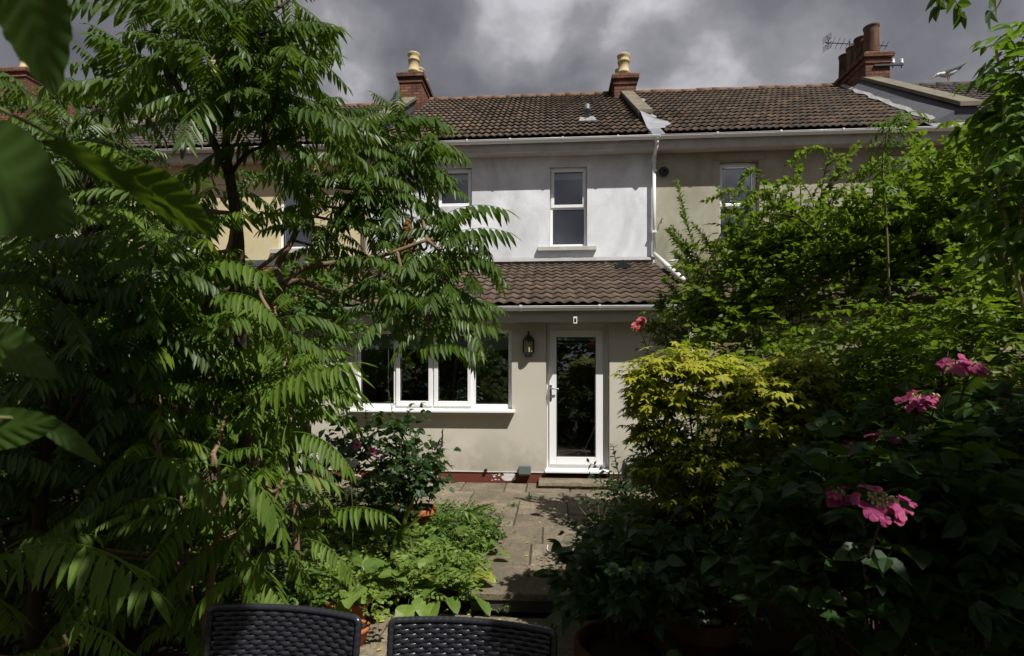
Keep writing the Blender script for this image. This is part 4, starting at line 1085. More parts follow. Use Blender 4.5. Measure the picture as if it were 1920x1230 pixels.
# ------------------------------------------------------------ foliage kit (all leaves are real faces)
Zv = np.array([0., 0., 1.])
def nrm(a): return a/np.maximum(np.linalg.norm(a, axis=-1, keepdims=True), 1e-9)
LANCE = ([.20, .50, .80], [.80, 1.0, .55]); OVATE = ([.14, .40, .74], [.78, 1.0, .58]); SMALL = ([.45], [1.0]); MID = ([.28, .68], [.95, .78])
NARROW = ([.35, .75], [1.0, .6])
class Leaves:
    def __init__(s): s.V = []; s.T = []; s.Q = []; s.r = []; s.n = 0
    def _add(s, V, T, Q, r):
        s.V.append(V.reshape(-1, 3)); s.r.append(r.ravel())
        if T is not None and len(T): s.T.append(T+s.n)
        if Q is not None and len(Q): s.Q.append(Q+s.n)
        s.n += V.reshape(-1, 3).shape[0]
    def leaf(s, p, d, w, l, hw, shape=LANCE, curl=.15, fold=.3, rnd=None, wave=0):
        """p base, d direction, w width direction (N,3), l length, hw half width (N,)"""
        N = len(p); d = nrm(d); w = nrm(w-d*np.sum(w*d, 1, keepdims=True)); n = np.cross(d, w); n = n*np.where(n[:, 2:3] < 0, -1, 1)
        ts, ws = shape; k = len(ts); l = np.broadcast_to(l, (N,))[:, None]; hw = np.broadcast_to(hw, (N,))[:, None]; cu = np.broadcast_to(curl, (N,))[:, None]
        rows = [p[:, None, :]]
        for t, q in zip(ts, ws):
            c = p+d*l*t-Zv*(cu*l*t*t)
            wv = wave*l*math.sin(9*t)*.1
            rows.append(np.stack([c-w*hw*q+n*hw*q*fold+n*wv, c, c+w*hw*q+n*hw*q*fold-n*wv], 1))
        rows.append((p+d*l-Zv*(cu*l))[:, None, :])
        V = np.concatenate(rows, 1); P = V.shape[1]
        T = [(0,1,2),(0,2,3)]; Q = []
        for i in range(k-1):
            a, b = 1+3*i, 4+3*i; Q += [(a, b, b+1, a+1), (a+1, b+1, b+2, a+2)]
        a = 1+3*(k-1); T += [(a, P-1, a+1), (a+1, P-1, a+2)]
        off = (np.arange(N)*P)[:, None, None]
        T = (np.array(T)[None]+off).reshape(-1, 3); Q = (np.array(Q)[None]+off).reshape(-1, 4) if Q else None
        if rnd is None: rnd = rng.random(N)
        s._add(V, T, Q, np.repeat(np.clip(rnd, 0, 1), P))
    def stalk(s, C, rad, rnd=.4):
        """C (N,M,3) centre lines, three-sided tapering stalks"""
        N, m, _ = C.shape; t = nrm(np.gradient(C, axis=1)); a = np.cross(t, Zv+.01); a = nrm(a); b = np.cross(a, t)
        rr = np.linspace(1, .35, m)[None, :, None]*rad
        V = np.stack([C+(a*math.cos(th)+b*math.sin(th))*rr for th in (0, 2.1, 4.2)], 2)
        q = []
        for i in range(m-1):
            for k in range(3): q.append((i*3+k, i*3+(k+1) % 3, (i+1)*3+(k+1) % 3, (i+1)*3+k))
        Q = (np.array(q)[None]+(np.arange(N)*m*3)[:, None, None]).reshape(-1, 4)
        s._add(V, None, Q, np.full(N*m*3, rnd))
    def pinnate(s, base, az, el, L, droop=1.0, pairs=11, ll=.25, lw=.125, grav=.9, fwd=.35, s0=.18, curl=.12, fold=.35, shape=LANCE, jit=.18, stalk=.0028, tone=None, scat=0, taper=True, tip=True):
        """compound leaves or leafy sprigs: az, el direction, L length, ll leaflet length as a share of L, lw half width as a share of leaflet length"""
        N = len(base); base = np.asarray(base, float); az, el, L, droop = [np.broadcast_to(np.asarray(x, float), (N,)) for x in (az, el, L, droop)]
        m = 16; sg = np.linspace(0, 1, m); e = el[:, None]-droop[:, None]*sg[None]
        bend = az[:, None]+rng.normal(0, .12, (N, 1))*sg[None]
        st = np.stack([np.cos(e)*np.cos(bend), np.cos(e)*np.sin(bend), np.sin(e)], 2)*(L[:, None, None]/(m-1))
        C = base[:, None, :]+np.concatenate([np.zeros((N,1,3)), np.cumsum(st[:, 1:], 1)], 1)
        s.stalk(C, stalk)
        tone = rng.random(N) if tone is None else tone
        sj = np.linspace(s0, .97, pairs)
        for j, q in enumerate(sj):
            i = q*(m-1); i0 = min(int(i), m-2); f = i-i0
            p = C[:, i0]*(1-f)+C[:, i0+1]*f; T = nrm(C[:, i0+1]-C[:, i0])
            lat = nrm(np.cross(T, Zv)+1e-6)
            prof = (.62+.38*math.sin(PI*min(1, .18+.75*q))) if taper else 1
            for sd in (1, -1):
                d = lat*sd+T*(fwd+.35*q)-Zv*grav+rng.normal(0, jit, (N, 3))
                l = L*ll*prof*rng.uniform(.86, 1.1, N)
                w = T+rng.normal(0, scat, (N, 3)) if scat else T
                pp = p if shape is not SMALL else p+rng.normal(0, .004, (N, 3))
                s.leaf(pp, d, w, l, l*lw*rng.uniform(.82, 1.15, N), shape, curl*rng.uniform(.2, 2.2, N), fold, tone*.65+.35*rng.random(N))
        if tip:
            T = nrm(C[:, -1]-C[:, -3]); l = L*ll*.8; s.leaf(C[:, -1], T-Zv*.25*grav+rng.normal(0, jit*.5, (N, 3)), np.cross(T, Zv)+1e-6, l, l*lw, shape, curl, fold, tone)
    def build(s, name, mat, parent, smooth=False):
        V = np.concatenate(s.V); F = []
        if s.T: F.append(np.concatenate(s.T))
        if s.Q: F.append(np.concatenate(s.Q))
        return np_mesh(name, V, F, mat, parent, smooth, np.concatenate(s.r))

def branches(paths, mat, parent, name='trunk', n=7):
    b = MB()
    for P, r0, r1 in paths:
        Q = smooth_path(P, 6); rr = np.linspace(r0, r1, len(Q))*(1+.06*np.sin(np.arange(len(Q))*1.9)); b.tube(Q, rr, n)
    return b.build(name, M[mat], parent, True)

# ------------------------------------------------------------ sumacs
def rosette(lv, tips, nleaf=10, L=.46, spread=(-.15, .85), droop=.85, back=.16, **k):
    B, A, E, LL = [], [], [], []
    for tp in tips:
        p = np.asarray(tp, float); a0 = rng.random()*6.28; n = int(nleaf*rng.uniform(.8, 1.2))
        for i in range(n):
            f = i/max(1, n-1)
            A.append(a0+i*2.4+rng.normal(0, .2)); E.append(spread[0]+(spread[1]-spread[0])*f+rng.normal(0, .15)); LL.append(L*rng.uniform(.62, 1.22)*(1-.35*f*f))
            B.append(p-Zv*back*(1-f)+rng.normal(0, .012, 3))
    lv.pinnate(np.array(B), np.array(A), np.array(E), np.array(LL), droop*rng.uniform(.7, 1.3, len(B)), **k)
def frond(lv, b, t, arch=1.1, **k):
    b, t = np.asarray(b, float), np.asarray(t, float); v = t-b; h = math.hypot(v[0], v[1]); L = np.linalg.norm(v)*(1+arch*arch/24)
    lv.pinnate(b[None], math.atan2(v[1], v[0]), math.atan2(v[2], h)+arch/2, L, arch, **k)
def twig_paths(tips, stems, r0=.012, sag=.06):
    """join each rosette to the nearest point of the stems with a curved shoot"""
    S = np.concatenate([smooth_path(P, 5) for P in stems]); out = []
    for t in tips:
        t = np.asarray(t, float); w = S-t; dist = np.linalg.norm(w, axis=1)+.8*np.maximum(0, w[:, 2]+.05)
        q = S[np.argmin(dist)]; m = (q+t)/2-Zv*sag; out.append(([q, m, t-Zv*.05, t], r0, r0*.45))
    return out
def PX(lst): return [at(*q) for q in lst]
SK = dict(pairs=12, ll=.27, lw=.122, grav=1.1, fwd=.45)

def sumac(label, stems, radii, tips, nleaf=10, L=.46, mat='sumac', fr=(), bark='bark', extra=None, **k):
    base = stems[0][0]
    t = thing('sumac_tree', label, 'tree', (base[0], base[1], base[2]), 'sumac trees on the left')
    P = [(s, r[0], r[1]) for s, r in zip(stems, radii)]
    branches(P+(twig_paths(tips, stems) if len(tips) else []), bark, t, 'trunk', 8)
    lv = Leaves(); kk = {**SK, **k}
    if len(tips): rosette(lv, tips, nleaf, L, **kk)
    for f in fr: frond(lv, at(*f[0]), at(*f[1]), f[2] if len(f) > 2 else 1.1, **{**kk, 'tone': np.array([.45])})
    lv.build('crown', M[mat], t)
    if extra: extra(t)
    return t

T1 = [PX([(455,1200,3.4),(448,900,3.4),(452,600,3.35),(445,430,3.3),(430,325,3.2)]), PX([(430,325,3.2),(385,240,3.2),(345,180,3.2),(300,110,3.2),(285,70,3.2)]),
      PX([(430,325,3.2),(424,260,3.2),(445,130,3.1),(470,60,3.0),(480,20,3.0)]), PX([(430,330,3.2),(460,290,3.2),(490,275,3.25)])]
tips1 = PX([(265,15,3.4),(330,55,3.1),(300,5,3.2),(400,20,2.9),(440,70,2.9),(500,40,3.0),(560,70,3.1),(545,-20,3.2),(480,-30,3.0),(380,-40,3.1),
            (520,150,2.9),(560,190,3.1),(330,125,3.2),(260,120,3.4),(215,150,3.5),(410,140,2.9),(460,150,3.3),(380,90,3.3),(540,110,3.4),(600,215,3.3),(495,225,3.2)])
sumac('tallest sumac, its dark stem forking against the grey sky', T1, [(.045,.030),(.026,.012),(.028,.012),(.014,.008)], tips1, 9, .45,
      fr=[((470,105,3.0),(628,38,2.95),1.3),((560,150,3.0),(622,110,2.9),.6)], bark='darkbark')

T2 = [PX([(452,1130,3.95),(478,760,3.9),(492,625,3.85),(512,575,3.82),(532,535,3.8)]), PX([(532,535,3.8),(570,503,3.8),(655,490,3.75),(730,475,3.7),(800,450,3.7)]),
      PX([(532,535,3.8),(562,527,3.8),(612,545,3.75),(660,557,3.7),(735,585,3.65),(800,600,3.6)]), PX([(532,535,3.8),(520,500,3.9),(548,450,4.0),(573,390,4.0),(582,340,4.0),(610,290,4.1),(690,235,4.1)]),
      PX([(573,390,4.0),(560,330,4.05),(545,300,4.1)])]
tips2 = PX([(850,415,3.8),(800,450,3.8),(875,470,3.7),(760,500,3.65),(830,520,3.6),(720,470,3.75),(740,555,3.55),(800,570,3.5),(700,530,3.9),
            (860,545,3.9),(740,430,4.0)])
tips2b = PX([(600,385,3.9),(548,300,4.1),(630,440,4.1),(690,235,4.1),(750,225,4.1),(790,250,4.2),(720,280,4.0),(770,300,4.1),(640,270,4.0),(680,320,3.9),(620,330,4.0),(730,340,4.1),(650,215,4.2),(700,370,4.0),(720,400,4.2),(785,335,4.1)])
def seedhead(t):
    b = MB(); p0, p1 = at(766, 478, 3.78), at(764, 412, 3.80)
    for k in range(150):
        f = random.random(); c = p0+(p1-p0)*f; r = .055*(1-.75*f)*(.55+.45*random.random()); a = random.random()*6.28
        b.ball((c[0]+r*math.cos(a), c[1]+r*math.sin(a), c[2]), .012, .012, .014, 6, 4)
    b.build('seed_head', M['seed'], t)
sumac('leaning sumac whose pale branches reach across the kitchen window', T2, [(.048,.036),(.026,.012),(.024,.010),(.026,.012),(.012,.006)], tips2+tips2b, 9, .46,
      fr=[((810,460,3.7),(955,432,3.6),1.0),((810,500,3.7),(935,495,3.6),1.2),((800,430,3.8),(945,385,3.75),1.2),((790,625,3.5),(926,608,3.4),.9),((770,660,3.4),(895,657,3.3),.9),((790,590,3.5),(918,575,3.45),1.0),
          ((720,240,4.0),(845,225,4.0),1.2),((740,280,4.0),(850,275,3.95),1.1),((720,310,4.0),(845,330,3.9),1.2)], extra=seedhead)

def grid_tips(x0, x1, y0, y1, sx, sy, d0, d1, seed, keep=lambda x, y: True):
    r = np.random.default_rng(seed); out = []
    y = y0
    while y <= y1:
        x = x0+r.uniform(0, sx)
        while x <= x1:
            qx, qy = x+r.uniform(-.35, .35)*sx, y+r.uniform(-.35, .35)*sy
            if keep(qx, qy): out.append(at(qx, qy, r.uniform(d0, d1)))
            x += sx
        y += sy
    return out
hole = lambda x, y: not (300 < x < 520 and 185 < y < 300) and not (440 < x < 700 and 270 < y < 520) and not (x < 40 and y < 210)
T3 = [PX([(120,1090,4.3),(140,700,4.2),(165,420,4.1),(170,260,4.0),(180,200,4.0)]), PX([(150,560,4.2),(80,400,4.1),(60,270,4.0)]), PX([(160,460,4.1),(250,350,4.0),(290,270,4.0)])]
sumac('bushy sumac by the left fence, crown level with the roofs', T3, [(.045,.02),(.025,.01),(.025,.01)], grid_tips(-20, 330, 190, 640, 80, 75, 3.5, 4.6, 3, hole), 11, .48, bark='darkbark')
T4 = [PX([(330,1150,3.6),(340,800,3.5),(380,600,3.4),(430,470,3.3),(440,400,3.3)]), PX([(355,700,3.5),(260,560,3.3),(200,480,3.2)]), PX([(390,570,3.4),(490,500,3.3),(540,460,3.3)])]
sumac('sumac with sunlit fronds in front of the yellow wall, left of the pale fork', T4, [(.04,.016),(.022,.01),(.018,.008)], grid_tips(180, 540, 350, 720, 88, 80, 2.8, 3.8, 5, hole), 10, .46, 'sumac_sunlit',
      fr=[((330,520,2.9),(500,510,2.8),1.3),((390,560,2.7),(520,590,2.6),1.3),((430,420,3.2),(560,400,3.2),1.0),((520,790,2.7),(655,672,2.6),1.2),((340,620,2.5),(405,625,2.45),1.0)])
T5 = [PX([(60,1230,2.9),(80,900,2.8),(110,700,2.7),(120,560,2.7)]), PX([(90,850,2.8),(180,700,2.6),(230,620,2.6)])]
sumac('shadowed sumac at the far left behind the big near leaves', T5, [(.035,.014),(.02,.009)], grid_tips(-40, 330, 470, 860, 95, 90, 2.4, 3.3, 7), 10, .46, bark='darkbark')
T6 = [PX([(560,1100,3.6),(550,900,3.5),(540,780,3.5),(520,700,3.5)]), PX([(545,830,3.5),(610,740,3.4),(640,690,3.4)])]
sumac('young sumac with bright arching fronds left of the kitchen window', T6, [(.025,.01),(.015,.007)], PX([(500,700,3.4),(555,735,3.5),(460,740,3.2),(530,800,3.3),(470,850,3.1),(540,650,3.7)]), 7, .46, 'sumac_sunlit',
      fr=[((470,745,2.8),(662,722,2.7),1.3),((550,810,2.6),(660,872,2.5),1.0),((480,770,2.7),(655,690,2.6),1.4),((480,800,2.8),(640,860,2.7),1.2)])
T7 = [PX([(380,1230,2.7),(400,1050,2.7),(420,930,2.7),(400,850,2.7)]), PX([(410,980,2.7),(330,900,2.6),(290,830,2.6)]), PX([(405,1020,2.7),(500,960,2.8),(530,900,2.8)])]
sumac('low sumac sapling in the dappled shade, fronds spreading over the left chair', T7, [(.022,.009),(.013,.006),(.013,.006)], PX([(400,850,2.7),(300,830,2.6),(500,890,2.8),(340,930,2.5),(450,960,2.7),(230,880,2.7),(540,970,3.0),(420,770,2.9),(300,740,2.8),(160,900,2.9),(200,1010,2.6),(320,1030,2.8),(440,1060,2.9),(100,1000,2.8),(360,1100,3.0)]), 7, .44, 'sumac_sunlit',
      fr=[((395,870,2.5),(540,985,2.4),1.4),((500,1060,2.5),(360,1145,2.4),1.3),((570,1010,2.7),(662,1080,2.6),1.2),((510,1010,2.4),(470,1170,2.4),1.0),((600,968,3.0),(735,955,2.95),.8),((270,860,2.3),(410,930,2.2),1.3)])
T8 = [PX([(-60,1250,2.2),(-50,1120,2.1),(-20,1040,2.0)])]
sumac('near sumac sucker at bottom left, one frond held out level above the dark', T8, [(.014,.007)], PX([(-30,1030,2.0),(120,1190,2.2)]), 5, .40, 'sumac_sunlit',
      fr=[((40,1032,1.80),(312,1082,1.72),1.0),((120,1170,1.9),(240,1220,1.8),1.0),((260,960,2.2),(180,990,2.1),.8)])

# low leafy growth under the sumacs
def filler(label, name, cat, mat, cl, n, L, lw=.28, ll=.42, pairs=4, shape=MID, group=None, stem=True, grav=.15, tone=None, root=None, stems=10, jit=.35, el=(-.3, 1.2)):
    """a shrub of leafy sprigs; cl: ellipsoids (px, py, d, rx, ry, rz, weight)"""
    w = np.array([c[6] if len(c) > 6 else 1 for c in cl], float); w /= w.sum(); cen = np.array([at(*c[:3]) for c in cl]); rad = np.array([c[3:6] for c in cl])
    i = rng.choice(len(cl), n, p=w); u = nrm(rng.normal(0, 1, (n, 3))); r = rng.random(n)**.45*np.clip(rng.normal(1, .17, n), .6, 1.5)
    P = cen[i]+u*rad[i]*r[:, None]
    base = root if root is not None else np.array([cen[:, 0].mean(), cen[:, 1].mean(), -.05])
    t = thing(name, label, cat, base, group)
    if stem:
        paths = []; k = rng.choice(n, min(n, stems), replace=False)
        for j in k:
            q = P[j]; paths.append(([base+rng.normal(0, .04, 3)*[1,1,0], (base*.55+q*.45)+np.array([0,0,.12])+rng.normal(0,.05,3), q], .010, .003))
        branches(paths, 'darkbark', t, 'stems', 5)
    lv = Leaves()
    out = np.arctan2(u[:, 1], u[:, 0])+rng.normal(0, .7, n)
    lv.pinnate(P, out, rng.uniform(el[0], el[1], n), L*rng.uniform(.6, 1.25, n), rng.uniform(.1, .9, n), pairs=pairs, ll=ll, lw=lw, grav=grav, fwd=.6, s0=.12, shape=shape, jit=jit, stalk=.0018, scat=.4, taper=False, curl=.15, fold=.25)
    lv.build('foliage', M[mat], t)
    return t

filler('dark ivy-like thicket along the left fence behind the sumac stems', 'thicket_shrub', 'shrub', 'dahlia', [(60,700,4.4,.5,.5,.5,1),(250,650,4.6,.5,.5,.4,1),(120,900,4.0,.5,.5,.4,1),(330,840,4.3,.5,.5,.4,1),(220,1060,3.6,.5,.4,.3,.8),(30,1080,3.3,.4,.4,.4,.8),(430,980,4.2,.4,.4,.3,.7),(480,820,4.7,.3,.4,.3,.7)], 900, .24, .32, .34, 4, MID, root=np.array([-3.0, 3.3, -.1]), stems=40)
filler('dense evergreen shrub beyond the pale fork, hiding the yellow house extension', 'evergreen_shrub', 'shrub', 'small', [(420,560,6.0,.6,.5,.4,1),(560,560,6.3,.45,.4,.32,1),(320,620,5.8,.6,.5,.5,1),(200,560,5.8,.6,.5,.5,1),(520,680,6.2,.5,.4,.4,1),(620,620,6.6,.25,.3,.3,.5),(600,520,6.4,.25,.3,.16,.4)], 900, .24, .30, .36, 4, MID, root=np.array([-3.2, 5.6, -.05]), stems=24)
# ------------------------------------------------------------ right-hand planting
def spray(lv, pts, n, l, lw, shape=MID, up=.7, jit=.3, tone=None, r=None):
    """leaves set spirally along a shoot; pts in metres. returns the stem path"""
    Q = smooth_path(pts, 8); s = np.linspace(.05, 1, n)*(len(Q)-1); i = np.minimum(s.astype(int), len(Q)-2); f = (s-i)[:, None]
    p = Q[i]*(1-f)+Q[i+1]*f; T = nrm(Q[i+1]-Q[i]); a = np.arange(n)*2.4; u = nrm(np.cross(T, Zv)+1e-6); v = np.cross(u, T)
    d = u*np.cos(a)[:, None]+v*np.sin(a)[:, None]+T*up+rng.normal(0, jit, (n, 3)); ll = l*rng.uniform(.7, 1.2, n)*(1-.35*np.linspace(0, 1, n)**3)
    lv.leaf(p, d, np.cross(d, T)+rng.normal(0, .2, (n, 3)), ll, ll*lw, shape, .2, .25, rng.random(n) if tone is None else np.clip(tone+rng.normal(0, .15, n), 0, 1))
    return pts
def sprayshrub(label, name, cat, mat, shoots, root, l, lw, per, shape=MID, bark='twig', group=None, r0=.008, **k):
    t = thing(name, label, cat, root, group); lv = Leaves(); P = []
    for pts in shoots:
        pts = [at(*q) for q in pts]; L = sum(np.linalg.norm(pts[i+1]-pts[i]) for i in range(len(pts)-1))
        spray(lv, pts, max(6, int(L*per)), l, lw, shape, **k); P.append((pts, r0, .002))
    branches(P, bark, t, 'stems', 5); lv.build('foliage', M[mat], t); return t

# dense rose / honeysuckle mass
filler('big tangled rose bush, dense glossy green leaves, over the right fence', 'rose_bush', 'bush', 'shrub',
       [(1420,460,4.9,.40,.4,.34,1.2),(1540,450,4.6,.42,.4,.30,1.2),(1660,455,4.3,.40,.4,.32,1.3),(1780,390,4.0,.40,.4,.42,1.3),(1480,530,4.6,.55,.45,.42,1.4),(1640,520,4.2,.55,.45,.45,1.5),(1800,520,3.8,.5,.45,.5,1.4),(1350,570,4.9,.40,.35,.40,1),
        (1770,320,4.3,.26,.3,.20,.6),(1870,320,3.8,.24,.3,.30,1.1),(1905,560,3.0,.25,.3,.35,.8),(1880,420,3.6,.35,.4,.5,1),(1400,650,4.5,.45,.4,.35,1)], 2250, .20, .30, .34, 4, MID, root=np.array([1.9, 4.0, -.03]), stems=26)
t = bpy.data.objects['rose_bush']
for cane in [(PX([(1920,590,2.9),(1850,560,3.0),(1760,540,3.1),(1690,535,3.2)]), .016, .006), (PX([(1915,640,2.9),(1890,520,2.9),(1880,430,3.0),(1890,330,3.0)]), .016, .008), (PX([(1560,470,4.0),(1500,410,4.2),(1420,400,4.4)]), .008, .004),
          (PX([(1480,520,4.2),(1530,480,4.1),(1620,465,4.0)]), .007, .004), (PX([(1600,720,3.3),(1640,660,3.3),(1720,630,3.3),(1800,660,3.2)]), .006, .003), (PX([(1830,700,3.0),(1760,660,3.1),(1660,560,3.2)]), .007, .003),
          (PX([(1300,560,4.6),(1355,430,4.5),(1370,400,4.5)]), .008, .004)]:
    branches([cane], 'darkbark', t, 'cane', 6)
lv = Leaves(); shoots_ = []
for k in range(74):
    x0 = rng.uniform(1410, 1890); y0 = 470-.18*(x0-1340)+rng.uniform(-20, 120); d0 = 5.0-.0027*(x0-1340)+rng.uniform(-.3, .2); dx = rng.uniform(-120, 60); h = rng.uniform(60, 175)
    pts = PX([(x0, y0, d0), (x0+dx*.4, y0-h*.65, d0), (x0+dx, y0-h*.8, d0-.05), (x0+dx*1.45, y0-h*.62, d0-.1)])
    L = sum(np.linalg.norm(pts[i+1]-pts[i]) for i in range(3)); spray(lv, pts, max(8, int(L*62)), .062, .30, MID, .5); branches([(pts, .0055, .0018)], 'twig', t, 'cane', 5)
lv.build('spray_leaves', M['shrub'], t)
filler('shadowy undergrowth shrub with small dark leaves and thin stems behind the hydrangea', 'undergrowth_shrub', 'shrub', 'shrub',
       [(1560,690,3.5,.5,.4,.3,1),(1720,670,3.1,.5,.4,.35,1.1),(1860,640,2.9,.4,.4,.4,1),(1600,810,3.1,.5,.35,.32,1),(1780,800,2.8,.5,.35,.35,1),(1480,780,3.6,.4,.35,.4,.9),(1450,900,3.6,.35,.3,.35,.7)], 1300, .20, .24, .30, 4, MID, root=np.array([1.7, 2.8, -.1]), stems=40)
# variegated shrub with upright shoots next to the extension
SH = [[(1350,640,5.0),(1320,520,5.0),(1285,410,5.0),(1270,338,5.0)],[(1360,560,5.0),(1335,470,5.0),(1300,420,5.0)],[(1400,560,4.9),(1375,440,4.9),(1345,350,4.9)],[(1400,500,4.9),(1385,420,4.9),(1368,352,4.9)],
      [(1350,620,5.2),(1310,510,5.2),(1254,428,5.2)],[(1340,600,5.2),(1300,490,5.2),(1262,440,5.2)],[(1330,640,5.3),(1290,580,5.3),(1242,520,5.3)],[(1320,650,5.3),(1280,600,5.3),(1222,560,5.3)],[(1310,660,5.3),(1260,620,5.3),(1212,600,5.3)],
      [(1310,690,5.3),(1260,650,5.3),(1222,638,5.3)],[(1330,640,5.4),(1300,560,5.4),(1285,500,5.4)],[(1350,650,5.3),(1320,600,5.3),(1290,560,5.3)],[(1400,650,5.1),(1370,590,5.1),(1330,540,5.1)],
      [(1480,470,4.8),(1520,400,4.8),(1570,320,4.7),(1612,268,4.7)],[(1490,460,4.8),(1540,380,4.8),(1590,300,4.7)],[(1470,470,4.8),(1500,410,4.8),(1540,340,4.7)],[(1500,450,4.8),(1545,390,4.8),(1600,330,4.7)],[(1440,440,4.9),(1460,380,4.9),(1490,340,4.9)],[(1420,640,4.9),(1440,560,4.9),(1430,480,4.9)],
      [(1460,620,4.7),(1500,580,4.7),(1540,560,4.7)],[(1440,600,4.7),(1470,540,4.7),(1480,500,4.7)],[(1340,560,5.0),(1290,500,5.0),(1262,470,5.0)],[(1300,640,5.2),(1250,580,5.2),(1236,545,5.2)],
      [(1360,620,5.0),(1330,560,5.0),(1300,520,5.0)],[(1290,660,5.2),(1240,620,5.2),(1205,615,5.2)]]
SH = SH+[[(a+random.uniform(-18,18), b+random.uniform(-10,10), c+random.uniform(-.15,.15)) for a, b, c in s] for s in SH[4:13]+SH[18:]]
sprayshrub('variegated shrub with upright cream-edged shoots beside the white downpipe', 'variegated_shrub', 'shrub', 'variegated', SH, at(1380, 985, 5.2), .075, .27, 105, MID)
# elder at the right edge
t = thing('elder_shrub', 'bright sunlit elder at the right edge, pale stem against the sky', 'shrub', (2.05, 2.0, -.12))
stems = [PX([(2010,1250,2.3),(1960,800,2.3),(1900,480,2.3),(1872,330,2.3),(1884,200,2.3),(1868,95,2.3)]), PX([(1900,480,2.3),(1935,300,2.25),(1950,150,2.2)]), PX([(1890,420,2.3),(1850,350,2.4),(1820,310,2.5)])]
branches([(s, .009, .005) for s in stems], 'pale_stem', t, 'stems', 7)
lv = Leaves(); tips = PX([(1912,95,2.3),(1905,190,2.3),(1935,130,2.25),(1955,220,2.2),(1893,300,2.3),(1865,345,2.45),(1915,380,2.25),(1912,150,2.35),(1945,330,2.3),(1915,60,2.35),(1902,235,2.4),(1960,60,2.3),(1975,280,2.2),(1920,420,2.3),(1960,150,2.35)])
rosette(lv, tips, 11, .22, (-.3,1.0), .9, .14, pairs=3, ll=.40, lw=.29, grav=.12, fwd=.55, shape=OVATE, s0=.35, curl=.25)
lv.build('foliage', M['elder'], t)
# the single fresh shoot
t = thing('sapling_shoot', 'slim pale upright shoot with drooping fresh leaves below the long roof', 'sapling', at(1660, 560, 3.6))
st = PX([(1668,560,3.6),(1662,420,3.6),(1655,320,3.6),(1662,260,3.6),(1678,225,3.6),(1690,215,3.6)])
branches([(st, .007, .006)], 'twig', t, 'stem', 6); lv = Leaves()
rosette(lv, PX([(1690,215,3.6),(1672,235,3.6),(1660,270,3.6),(1660,300,3.6),(1668,230,3.6)]), 6, .16, (-.1,.6), 1.2, .02, pairs=4, ll=.36, lw=.15, grav=.6, fwd=.6, shape=LANCE)
rosette(lv, PX([(1655,335,3.6)]), 5, .18, (-.2,.5), .9, .03, pairs=4, ll=.36, lw=.2, grav=.5, fwd=.6, shape=LANCE); lv.build('foliage', M['elder'], t)

# japanese maple
def palmate(lv, p, d, l, lobes=5, rnd=None, droop=.35):
    N = len(p); d = nrm(d-Zv*droop); w = nrm(np.cross(d, Zv)+1e-6+rng.normal(0, .15, (N, 3))); rnd = rng.random(N) if rnd is None else rnd
    for a, s in zip(np.linspace(-1.75, 1.75, lobes), [.62,.88,1,.88,.62] if lobes == 5 else [.5,.75,.92,1,.92,.75,.5]):
        dd = d*math.cos(a)+w*math.sin(a); ww = w*math.cos(a)-d*math.sin(a); ls = l*s
        lv.leaf(p, dd, ww, ls, ls*.17, NARROW, .2, .2, rnd*.8+.2*rng.random(N))
def maple(label, clouds, n, root, stems, mat='maple', l=.062, layers=.07, tone=0):
    t = thing('maple_tree', label, 'tree', root, 'japanese maples'); w = np.array([c[6] for c in clouds]); w = w/w.sum(); cen = np.array([at(*c[:3]) for c in clouds]); rad = np.array([c[3:6] for c in clouds])
    i = rng.choice(len(clouds), n, p=w); u = nrm(rng.normal(0, 1, (n, 3))); P = cen[i]+u*rad[i]*(rng.random(n)**.5*np.clip(rng.normal(1, .22, n), .5, 1.6))[:, None]
    P[:, 2] = np.round(P[:, 2]/layers)*layers+rng.normal(0, .026, n)-.10*((P[:, 0]-cen[i][:, 0])**2+(P[:, 1]-cen[i][:, 1])**2)
    lv = Leaves(); d = u*[1,1,.2]+rng.normal(0, .5, (n, 3))*[1,1,.25]
    tn = np.array([c[7] if len(c) > 7 else .1 for c in clouds])[i]; palmate(lv, P, d, l*rng.uniform(.6, 1.25, n), 5, np.clip(tn+.42*rng.random(n)+tone, 0, 1)); lv.build('crown', M[mat], t)  # lower clumps get greener, darker leaf colour to stand for shade
    tw = []
    ends = [PX(s)[-1] for s in stems]
    for q in P[rng.choice(n, 60, replace=False)]:
        e = min(ends, key=lambda z: np.linalg.norm(z-q)+2*max(0, z[2]-q[2])); tw.append(([e, (e+q)/2-Zv*.02, q], .004, .0012))
    branches([(PX(s), .014, .004) for s in stems]+tw, 'darkbark', t, 'trunk', 5)
MST = [[(1338,1190,3.0),(1335,1080,3.05),(1325,960,3.1),(1300,830,3.15),(1290,740,3.2)],[(1328,980,3.1),(1345,850,3.1),(1370,740,3.1)],[(1312,880,3.15),(1270,800,3.2),(1230,730,3.25)],[(1340,900,3.1),(1400,800,3.1),(1450,730,3.1)],[(1310,960,3.1),(1260,880,3.2),(1215,830,3.25)]]
